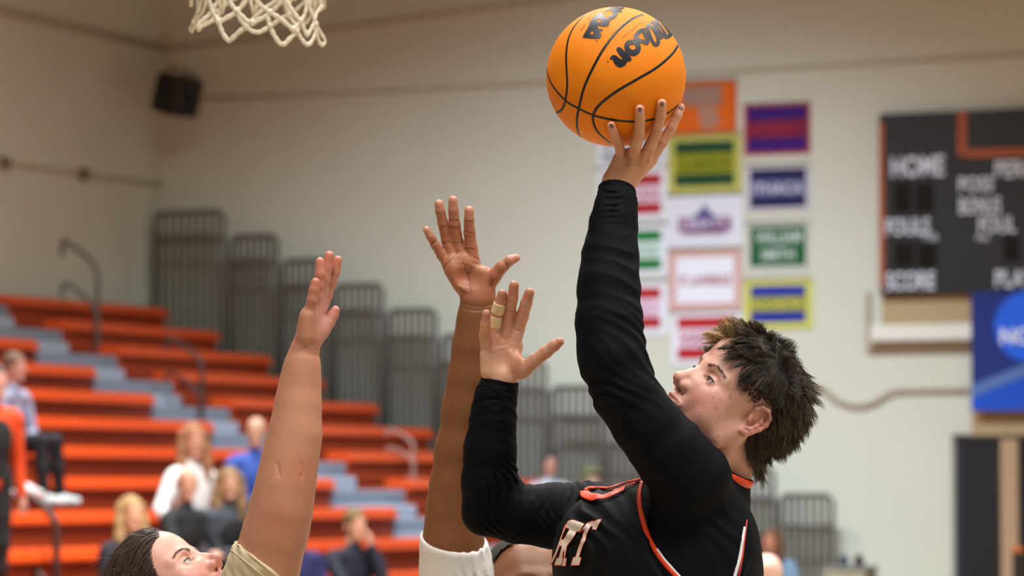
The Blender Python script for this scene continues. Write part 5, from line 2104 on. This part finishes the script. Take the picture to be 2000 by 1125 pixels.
kpalm = [[(930, 580, 0, 25), (880, 515, -0.002, 17)], [(930, 580, 0, 25), (890, 508, 0, 17)], [(934, 580, 0, 25), (904, 506, 0.002, 17)], [(936, 580, 0, 25), (922, 512, 0.002, 16)],
         [(948, 566, -0.008, 19), (946, 536, -0.008, 16)], [(902, 556, -0.010, 17), (886, 528, -0.008, 17)], [(935, 584, 0, 30), (934, 610, 0, 33)]]
hand_ops(ka, [kp_, kr, km, ki, kt], kpalm, K_, SK)
ka.ell(K_(912, 540, -0.030), np.array([20, 22, 20]) * SK, None, 0.012, 's')
CR = [[(866, 522), (878, 510), (888, 500), (896, 488)], [(926, 502), (942, 512), (956, 520)], [(922, 512), (938, 518), (950, 524)], [(920, 524), (906, 516), (892, 516)],
      [(922, 524), (914, 540), (916, 556), (920, 574)], [(904, 510), (910, 530), (920, 552)], [(958, 536), (962, 548), (958, 556)], [(896, 562), (906, 570), (916, 574)], [(942, 510), (956, 516)],
      [(864, 476), (876, 472)], [(880, 474), (903, 473)], [(908, 485), (926, 487)], [(878, 444), (900, 444)], [(878, 430), (898, 430)], [(857, 446), (868, 442)], [(908, 452), (926, 455)], [(908, 432), (924, 432)],
      [(852, 416), (866, 413)], [(842, 476), (852, 470)], [(987, 510), (992, 524)]]
creases(ka, CR, 0.0009, 0.0013, SK)
creases(ka, [[(902, 592), (925, 599), (950, 598), (966, 590)], [(903, 600), (925, 606), (950, 604)]], 0.0012, 0.002, SK)
Va, Fa = ka.mesh(0.0021)
fK = norm([0.35, -0.9, 0])
AK = np.array([fK, norm(np.cross(ZUP, fK)), ZUP])
FK = norm(np.array([0.28, -0.80, 0.48]))
LK = norm(np.cross(ZUP, FK))
UK = np.cross(FK, LK)
KF = Frame(K_(1030, 1196, 0.02), FK, LK, UK, 1.12 * SK)
kh = Shape()
head_ops(kh, KF, full=2, neck=([KF.p(-14, 0, -22), K_(1030, 1290, 0.06), K_(1030, 1340, 0.06)], [50 * KF.mm, 52 * SK, 60 * SK]))
Vh, Fh_ = kh.mesh(0.0045)
kb = Shape()
torso2(kb, K_, SK, 1035, 1330, -0.008, AK, zt=0.05)
kb.chain([K_(910, 1190, 0.02), K_(950, 1290, 0.04)], (68 * SK, 66 * SK), 0.03)
oth = [K_(1150, 1310, 0.05), K_(1230, 1480, 0.06), K_(1180, 1560, -0.08)]
kb.chain(oth, (0.056, 0.042, 0.026), 0.03)
hs = Shape()
hs.ell(oth[-1] + np.array([-0.03, -0.05, 0.02]), (0.04, 0.04, 0.045), None, 0.01)
for i in range(5):
    hs.chain([oth[-1] + np.array([-0.06 + 0.02 * i, -0.06, 0.05]), oth[-1] + np.array([-0.075 + 0.025 * i, -0.07, 0.12 - abs(i - 2) * 0.01])], (0.009, 0.007), 0.003)
Vt, Ft = kb.mesh(0.009)
pb = [(Va, Fa), (Vh, Fh_), (Vt, Ft), hs.mesh(0.005)]
M_wtee = mat('white_cloth', (226, 224, 220), 0.75, bump=0.3, bscale=900)
lower_body(pb, df, K_(1035, 1840, 0.05), [0.35, -0.9, 0], 0.0, M_wtee, M_white_shoe, spread=0.16)
Vs, Fs = merge(pb)
cc_ = np.tile(np.array(lin((128, 80, 46))), (len(Vs), 1))
ca = cc_[:len(Va)]
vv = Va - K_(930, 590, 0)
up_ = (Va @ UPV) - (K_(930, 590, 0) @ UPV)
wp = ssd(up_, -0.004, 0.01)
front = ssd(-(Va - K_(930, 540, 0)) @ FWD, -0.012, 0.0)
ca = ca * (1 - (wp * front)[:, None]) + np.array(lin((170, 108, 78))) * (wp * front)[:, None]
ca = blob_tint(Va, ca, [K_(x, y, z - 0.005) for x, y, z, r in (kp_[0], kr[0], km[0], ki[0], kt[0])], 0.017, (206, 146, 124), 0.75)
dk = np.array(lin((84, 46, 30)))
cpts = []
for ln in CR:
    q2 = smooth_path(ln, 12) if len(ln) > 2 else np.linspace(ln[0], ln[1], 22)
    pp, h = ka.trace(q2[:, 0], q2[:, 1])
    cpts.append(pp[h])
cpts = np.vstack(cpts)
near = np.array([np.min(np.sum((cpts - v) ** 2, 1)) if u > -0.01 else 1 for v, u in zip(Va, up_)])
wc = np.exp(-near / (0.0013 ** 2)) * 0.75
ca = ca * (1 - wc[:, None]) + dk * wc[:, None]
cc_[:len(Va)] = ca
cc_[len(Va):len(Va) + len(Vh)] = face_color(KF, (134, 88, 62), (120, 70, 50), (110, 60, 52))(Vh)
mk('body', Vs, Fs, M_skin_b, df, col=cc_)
tee = Shape()
torso2(tee, K_, SK, 1035, 1330, 0.0, AK, zt=0.05)
tee.chain([K_(880, 1020, 0), K_(886, 1070, 0), K_(894, 1125, 0.01), K_(910, 1190, 0.02), K_(950, 1290, 0.04)], (57 * SK, 62 * SK, 71 * SK, 78 * SK, 80 * SK), 0.03, 'u', 0.02)
tee.plane(K_(880, 1049, 0), norm(ZUP + 0.12 * RGT - 0.45 * FWD), 0.003, rad=0.3)
tee.chain([K_(1150, 1310, 0.05), K_(1185, 1390, 0.055)], (0.066, 0.064), 0.03)
tee.chain([K_(1030, 1230, 0.05), K_(1030, 1310, 0.05)], (0.065, 0.065), 0.006, 's')
tee.disp(*rib_waves(0.8 * RGT + 0.6 * ZUP, 0.022, 0.004, K_(935, 1100, -0.05), 0.06, 41))
V, F = tee.mesh(0.0035)
mk('white_top', V, F, M_wtee, df)
capf = Shape()
capf._add(lambda p: kh.eval(p) - 0.006, 'u', 0, KF.p(0, 0, 40), 0.13)
V, F = capf.mesh(0.006, lo=KF.p(0, 0, 30) - 0.16, hi=KF.p(0, 0, 30) + 0.16)
q = KF.loc(V)
line = np.interp(q[:, 0], [-100, -60, -30, -8, 8, 25, 45, 62, 75, 90], [-56, -56, -34, 26, 32, 42, 54, 74, 88, 92])
F = F[((q[:, 2] > line) & (q[:, 0] < 84))[F].all(1)]
used = np.unique(F)
mp = np.zeros(len(V), int)
mp[used] = np.arange(len(used))
mk('hair', V[used], mp[F], mat('hair_black', (20, 16, 15), 0.7, noise=0.4, nscale=200, bump=0.8, bscale=500), df)
for s in (1, -1):
    eyeball(df, KF, s, norm(KF.A[0] + np.array([0.1, 0, 0.3])), (50, 34, 24))
# ------------------------------------------------------------------ spectators
def skinmat(rgb): return mat('skin_%d' % rgb[0], rgb, 0.55)
def clothmat(rgb): return mat('cloth_%d_%d_%d' % rgb, rgb, 0.8, noise=0.06, nscale=12)


def spectator(label, base, face, top, legs, skin_c, hair_c, hair='short', seated=True, s=1.0, lean=0.08, arms='lap', bare=False, shoe=(40, 40, 44), group=None, vest=None, under=None, turn=None, legdir=None):
    """base: seat point (or floor point when standing) in the world; face: facing direction"""
    f = norm([face[0], face[1], 0])
    l = np.cross(ZUP, f)
    A = np.array([f, l, ZUP])
    base = np.asarray(base, float)
    H = 0.0 if seated else 0.84 * s
    rt = empty('person', base, label, 'person', group)

    def W(x, y, z): return base + ZUP * H + ((np.array([x, y, z]) * s) @ A)
    body, tp, tr = Shape(), Shape(), Shape()
    hx = lean * 0.75
    hd = W(hx + 0.02, 0, 0.70)
    hf = f if turn is None else norm([turn[0], turn[1], 0])
    hl = np.cross(ZUP, hf)
    HA = np.array([hf, hl, ZUP])
    e = lambda sh, c, r, k=0.02: sh.ell(hd + (np.array(c) * s) @ HA, np.array(r) * s, HA, k)
    e(body, (-0.005, 0, 0.045), (0.092, 0.075, 0.085))
    e(body, (0.03, 0, -0.02), (0.055, 0.058, 0.085))
    e(body, (0.105, 0, -0.015), (0.018, 0.013, 0.025), 0.012)
    e(body, (0.07, 0, -0.085), (0.025, 0.03, 0.02))
    for q in (1, -1):
        e(body, (-0.01, q * 0.077, -0.005), (0.018, 0.008, 0.03), 0.006)
    body.chain([hd + (np.array([-0.02, 0, -0.05]) * s) @ HA, W(hx - 0.02, 0, 0.52)], (0.052 * s, 0.06 * s), 0.02)
    tp.ell(W(hx * 0.7, 0, 0.36), np.array([0.12, 0.175, 0.19]) * s, A, 0.03)
    tp.chain([W(0, 0, 0.06), W(hx * 0.5, 0, 0.28)], (0.145 * s, 0.13 * s), 0.03, squash=(f, 0.85))
    tp.chain([W(hx, 0.15, 0.47), W(hx, -0.15, 0.47)], 0.068 * s, 0.03)
    tp.chain([W(hx - 0.01, 0, 0.50), W(hx, 0, 0.545)], (0.085 * s, 0.062 * s), 0.02)
    hands = []
    for q in (1, -1):
        sh_ = W(hx, 0.19 * q, 0.45)
        if arms == 'lap':
            el, ha = W(hx + 0.05, 0.235 * q, 0.17), W(0.30, 0.07 * q, 0.16)
        elif arms == 'clasp':
            el, ha = W(hx + 0.12, 0.24 * q, 0.20), W(0.40, 0.03 * q, 0.20)
        elif arms == 'face':
            el, ha = W(hx + 0.22, 0.16 * q, 0.22), (W(hx + 0.15, 0.05, 0.60) if q > 0 else W(0.34, -0.05, 0.16))
        elif arms == 'wide':
            el, ha = W(hx + 0.02, 0.34 * q, 0.24), W(0.22, 0.36 * q, 0.08)
        else:
            el, ha = W(0.02, 0.25 * q, 0.14), W(0.06, 0.26 * q, -0.10)
        body.chain([W(hx - 0.02, 0, 0.50), sh_, el, ha], np.array([0.05, 0.04, 0.03, 0.024]) * s, 0.02, 'u', 0.02)
        tp.chain([sh_, el, el * 0.12 + ha * 0.88], np.array([0.062, 0.048, 0.036]) * s, 0.02, 'u', 0.02)
        d = norm(ha - el)
        body.chain([ha - d * 0.03 * s, ha + d * 0.035 * s], (0.028 * s, 0.030 * s), 0.01)
        sd = norm(np.cross(d, ZUP))
        for i in range(4):
            o_ = sd * (i - 1.5) * 0.019 * s
            body.chain([ha + d * 0.05 * s + o_, ha + d * 0.09 * s + o_ - ZUP * 0.012], (0.010 * s, 0.008 * s), 0.004)
        body.chain([ha + d * 0.01 * s + sd * 0.025 * s * -q, ha + d * 0.055 * s + sd * 0.045 * s * -q], (0.011 * s, 0.009 * s), 0.006)
    body.chain([W(hx - 0.02, 0, 0.52), W(0, 0, 0.08)], (0.06 * s, 0.10 * s), 0.02)
    lf = f if legdir is None else norm([legdir[0], legdir[1], 0])
    ll = np.cross(ZUP, lf)
    leg = body if bare else tr
    for q in (1, -1):
        if seated:
            hp = W(0.02, 0.09 * q, 0.09)
            kn = hp + (lf * 0.42 + ll * 0.06 * q + ZUP * 0.03) * s
            an = hp + (lf * 0.46 + ll * 0.08 * q - ZUP * 0.40) * s
        else:
            hp = W(0, 0.09 * q, 0.0)
            kn = W(0.03, 0.10 * q, -0.40)
            an = W(-0.01, 0.11 * q, -0.76)
        tr.chain([hp, hp * 0.5 + kn * 0.5], (0.10 * s, 0.088 * s), 0.03)
        body.chain([W(0, 0, 0.08), hp * 0.4 + kn * 0.6], 0.05 * s, 0.02)
        leg.chain([hp * 0.4 + kn * 0.6, kn, kn * 0.5 + an * 0.5, an], np.array([0.078, 0.062, 0.056, 0.042]) * s, 0.02, 'u', 0.03)
        so = Shape()
        so.chain([an - ZUP * 0.02, an - ZUP * 0.045 + lf * 0.03 * s, an - ZUP * 0.05 + lf * 0.14 * s], np.array([0.045, 0.044, 0.034]) * s, 0.02, 'u', 0.02)
        V, F = so.mesh(0.014)
        mk('shoe', V, F, clothmat(shoe), rt)
    tr.chain([W(0.0, 0.07, 0.06), W(0.0, -0.07, 0.06)], 0.12 * s, 0.03)
    for nm, sh, m_, vx in (('body', body, skinmat(skin_c), 0.010), ('top', tp, clothmat(top), 0.015), ('trousers', tr, clothmat(legs), 0.016)):
        V, F = sh.mesh(vx)
        mk(nm, V, F, m_, rt)
    if vest is not None:
        vs = Shape()
        vs.ell(W(hx * 0.7, 0, 0.34), np.array([0.128, 0.165, 0.20]) * s, A, 0.03)
        vs.chain([W(0, 0, 0.08), W(hx * 0.5, 0, 0.28)], (0.150 * s, 0.137 * s), 0.03, squash=(f, 0.85))
        V, F = vs.mesh(0.015)
        mk('vest', V, F, clothmat(vest), rt)
    hr = Shape()
    if hair != 'bald':
        c = hd + (np.array([-0.014, 0, 0.055]) * s) @ HA
        hr.ell(c, np.array([0.098, 0.084, 0.088]) * s, HA, 0.01)
        if hair == 'cap':
            hr.ell(hd + (np.array([0.075, 0, 0.085]) * s) @ HA, np.array([0.07, 0.065, 0.012]) * s, HA, 0.01)
        if hair == 'long':
            for q in (1, -1):
                hr.chain([hd + (np.array(v) * s) @ HA for v in ((-0.01, q * 0.075, 0.06), (0.0, q * 0.088, -0.04), (0.02, q * 0.095, -0.15), (0.03, q * 0.09, -0.25))], np.array([0.035, 0.036, 0.036, 0.022]) * s, 0.02, 'u', 0.02)
            hr.chain([hd + (np.array(v) * s) @ HA for v in ((-0.07, 0, 0.0), (-0.085, 0, -0.12), (-0.08, 0, -0.22))], np.array([0.07, 0.065, 0.04]) * s, 0.02)
        fc = hd + (np.array([0.085, 0, -0.015]) * s) @ HA
        hr.ell(fc, np.array([0.06, 0.058, 0.085]) * s, HA, 0.008, 's')
    else:
        for q in (1, -1):
            hr.chain([hd + (np.array(v) * s) @ HA for v in ((0.0, q * 0.072, 0.02), (-0.05, q * 0.062, 0.015), (-0.082, q * 0.02, 0.01))], np.array([0.013, 0.022, 0.026]) * s, 0.01)
    V, F = hr.mesh(0.009)
    mk('hair', V, F, mat('hair_%d_%d_%d' % hair_c, hair_c, 0.7, noise=0.25, nscale=60, bump=0.6, bscale=120), rt)
    return rt


def seat(px, k, du=0.0, dv=-0.15, dz=0.0):
    v = rowv(k)
    return bl(bl_u(px, v) + du, v + dv, rowz(k) + dz)


GRP = 'spectators on the bleachers'
TC = lambda p: CAM - p
sk1 = (206, 160, 138)
p = seat(400, 9)
spectator('woman with reddish-blonde hair in a fluffy white sweater seated behind the dark jackets', p, [0.8, -0.6], (236, 240, 246), (150, 156, 164), (202, 150, 130), (150, 104, 70), 'long', arms='wide', lean=0.05, s=1.10, group=GRP, turn=[0.4, -0.9])
p = seat(374, 10)
spectator('balding grey-haired man in a black and grey jacket seated with clasped hands', p, [0.8, -0.6], (30, 35, 44), (14, 16, 24), (196, 150, 128), (120, 108, 98), 'bald', arms='clasp', lean=0.16, vest=(20, 22, 26), group=GRP, turn=[0.3, -0.95])
p = seat(470, 10)
spectator('blonde woman in a black vest with grey sleeves beside the balding man', p, [0.6, -0.8], (64, 71, 84), (16, 18, 26), (198, 152, 130), (132, 104, 70), 'long', arms='clasp', lean=0.1, vest=(16, 17, 20), group=GRP, turn=[0.2, -0.95])
p = seat(272, 11, dz=0.05)
spectator('blonde woman in a navy top seated just behind the reaching player', p, [0.7, -0.7], (14, 18, 34), (20, 20, 30), (206, 156, 132), (156, 126, 84), 'long', arms='lap', lean=0.14, group=GRP, turn=[0.5, -0.85])
p = seat(530, 8.55, dz=0.05)
spectator('bald man in a bright blue shirt half hidden behind the raised bare arm', p, [0.3, -0.95], (54, 92, 186), (40, 44, 60), (204, 164, 146), (160, 140, 124), 'bald', arms='lap', lean=0.05, group=GRP, turn=[-0.1, -1])
p = seat(712, 11.2, du=0.0)
spectator('youngster in dark navy with a hand at the face and bare knees', p, [0.5, -0.85], (16, 24, 44), (16, 18, 24), (206, 158, 150), (110, 86, 56), 'short', arms='face', bare=True, lean=0.16, s=1.0, group=GRP, turn=[0.6, -0.8])
p = seat(602, 11.2)
spectator('person in a dark blue and purple shirt mostly hidden behind the raised bare arm', p, [0.6, -0.8], (32, 36, 92), (24, 24, 34), (190, 140, 128), (60, 44, 36), 'short', arms='lap', lean=0.1, group=GRP)
p = seat(22, 6.75, dz=0.10)
spectator('person in dark trousers and white shoes seated on the benches at the left edge', p, [0.9, -0.4], (150, 156, 188), (16, 22, 32), (190, 150, 140), (110, 84, 70), 'short', arms='lap', lean=0.22, s=0.95, shoe=(206, 220, 228), group=GRP, turn=[0.9, -0.5], legdir=[1, -0.1])
# white garment on the bench
ws = Shape()
g0 = seat(72, 7.6, dz=0.05)
ws.chain([g0 - AX * 0.13, g0 + BX * 0.05, g0 + AX * 0.15], (0.05, 0.075, 0.045), 0.02, 'u', 0.02, squash=(ZUP, 0.75))
ws.chain([g0 + BX * 0.06 - AX * 0.05, g0 + BX * 0.14 + AX * 0.08 - ZUP * 0.02], (0.04, 0.03), 0.03)
V, F = ws.mesh(0.012)
o = mk('folded_garment', V, F, clothmat((214, 226, 232)), None, at=g0)
tag(o, 'folded white garment lying on the bench below the dark-trousered legs', 'garment')
# nearer person cut by the left edge
p = bl(bl_u(-24, rowv(9.55)), rowv(9.55), rowz(10) - 0.11)
spectator('person in an orange and black top cut by the left picture edge', p, [0.7, -0.7], (206, 66, 16), (14, 15, 22), (190, 140, 120), (60, 48, 40), 'short', seated=False, s=0.97, arms='side', vest=(15, 16, 22), shoe=(20, 20, 20))
# people low in front of the end wall
def stand_at(px, ytop, d, hgt):
    q = P(px, 950, d)
    q[2] = 0
    s = (CAM[2] + (950 - ytop) / FPX * d) / hgt
    return q, s
spectator('short dark-haired person seen head only above the far black sleeve', seat(1090, 9, dz=0.0), [0.4, -0.9], (160, 160, 170), (40, 42, 52), (160, 112, 94), (30, 24, 26), 'short', s=0.90, lean=0.2, turn=[0.1, -1])
spectator('small olive-capped head just above the shoulder of the shooting player', seat(1180, 10, dz=0.0), [0.4, -0.9], (40, 42, 52), (40, 42, 52), (150, 120, 100), (84, 86, 56), 'cap', s=1.06, lean=0.05, turn=[0.5, -0.9])
for lb, px, yt, d, topc, hc, hr_, sk, tn in (
    ('brown-haired person in a light blue shirt right of the black jersey', 1507, 1036, 30.0, (122, 160, 206), (92, 58, 42), 'long', (176, 126, 104), [-0.5, -0.9]),
    ('bald shining forehead at the bottom edge right of the black jersey', 1497, 1086, 15.5, (120, 120, 126), (120, 96, 84), 'bald', (216, 172, 158), [-0.1, -1]),
):
    q_, s_ = stand_at(px, yt, d, 1.66)
    spectator(lb, q_, [0.0, -1], topc, (40, 42, 52), sk, hc, hr_, seated=False, s=s_, arms='side', turn=tn, lean=0.0)

# small cart with two dark handles by the end wall
cq = P(1660, 950, 34.0)
cq[2] = 0
ct = empty('equipment_cart', cq, 'small beige equipment cart with two dark upright handles by the end wall', 'cart')
hz = CAM[2] - (1108 - 950) / FPX * 34.0
M_cb = mat('cart_beige', (150, 142, 118), 0.7)
box('tub', cq + ZUP * (hz * 0.5 + 0.1), (BX, AX, ZUP), (0.20, 0.16, hz * 0.5 - 0.12), M_cb, ct, 0.02)
box('lid', cq + ZUP * (hz + 0.0), (BX, AX, ZUP), (0.21, 0.17, 0.015), mat('cart_grey', (120, 120, 116), 0.6), ct, 0.01)
for sx, m_ in ((-0.085, (54, 66, 84)), (0.06, (36, 24, 18))):
    c = cq + BX * sx + ZUP * (hz + 0.05)
    tube('handle', smooth_path([c - ZUP * 0.05, c + ZUP * 0.02, c + ZUP * 0.045 + BX * 0.02, c + ZUP * 0.02 + BX * 0.045, c - ZUP * 0.05 + BX * 0.045], 4), 0.022, mat('handle_%d' % m_[0], m_, 0.5), ct, 8)
for sx in (-1, 1):
    for sy in (-1, 1):
        c = cq + BX * 0.15 * sx + AX * 0.11 * sy + ZUP * 0.05
        V, F = tube_vf([c - AX * 0.015, c + AX * 0.015], 0.05, 16)
        mk('wheel', V, F, mat('wheel_black', (20, 20, 20), 0.6), ct)
# orange-topped dark post cover at the right edge
q_ = P(1990, 950, 33.0)
q_[2] = 0
h_ = CAM[2] - (1078 - 950) / FPX * 33.0
bg = empty('padded_stand', q_, 'dark padded stand with a small orange cap beside the tan door post', 'stand')
box('pad', q_ + ZUP * h_ * 0.5, (BX, AX, ZUP), (0.05, 0.05, h_ * 0.5), mat('pad_dark', (34, 26, 24), 0.6), bg, 0.01)
box('cap', q_ + ZUP * (h_ + 0.02) - BX * 0.01, (BX, AX, ZUP), (0.045, 0.045, 0.022), mat('cap_orange', (206, 110, 16), 0.5), bg, 0.01)
box('foot', q_ + ZUP * 0.02, (BX, AX, ZUP), (0.12, 0.12, 0.02), mat('pad_dark'), bg, 0.01)
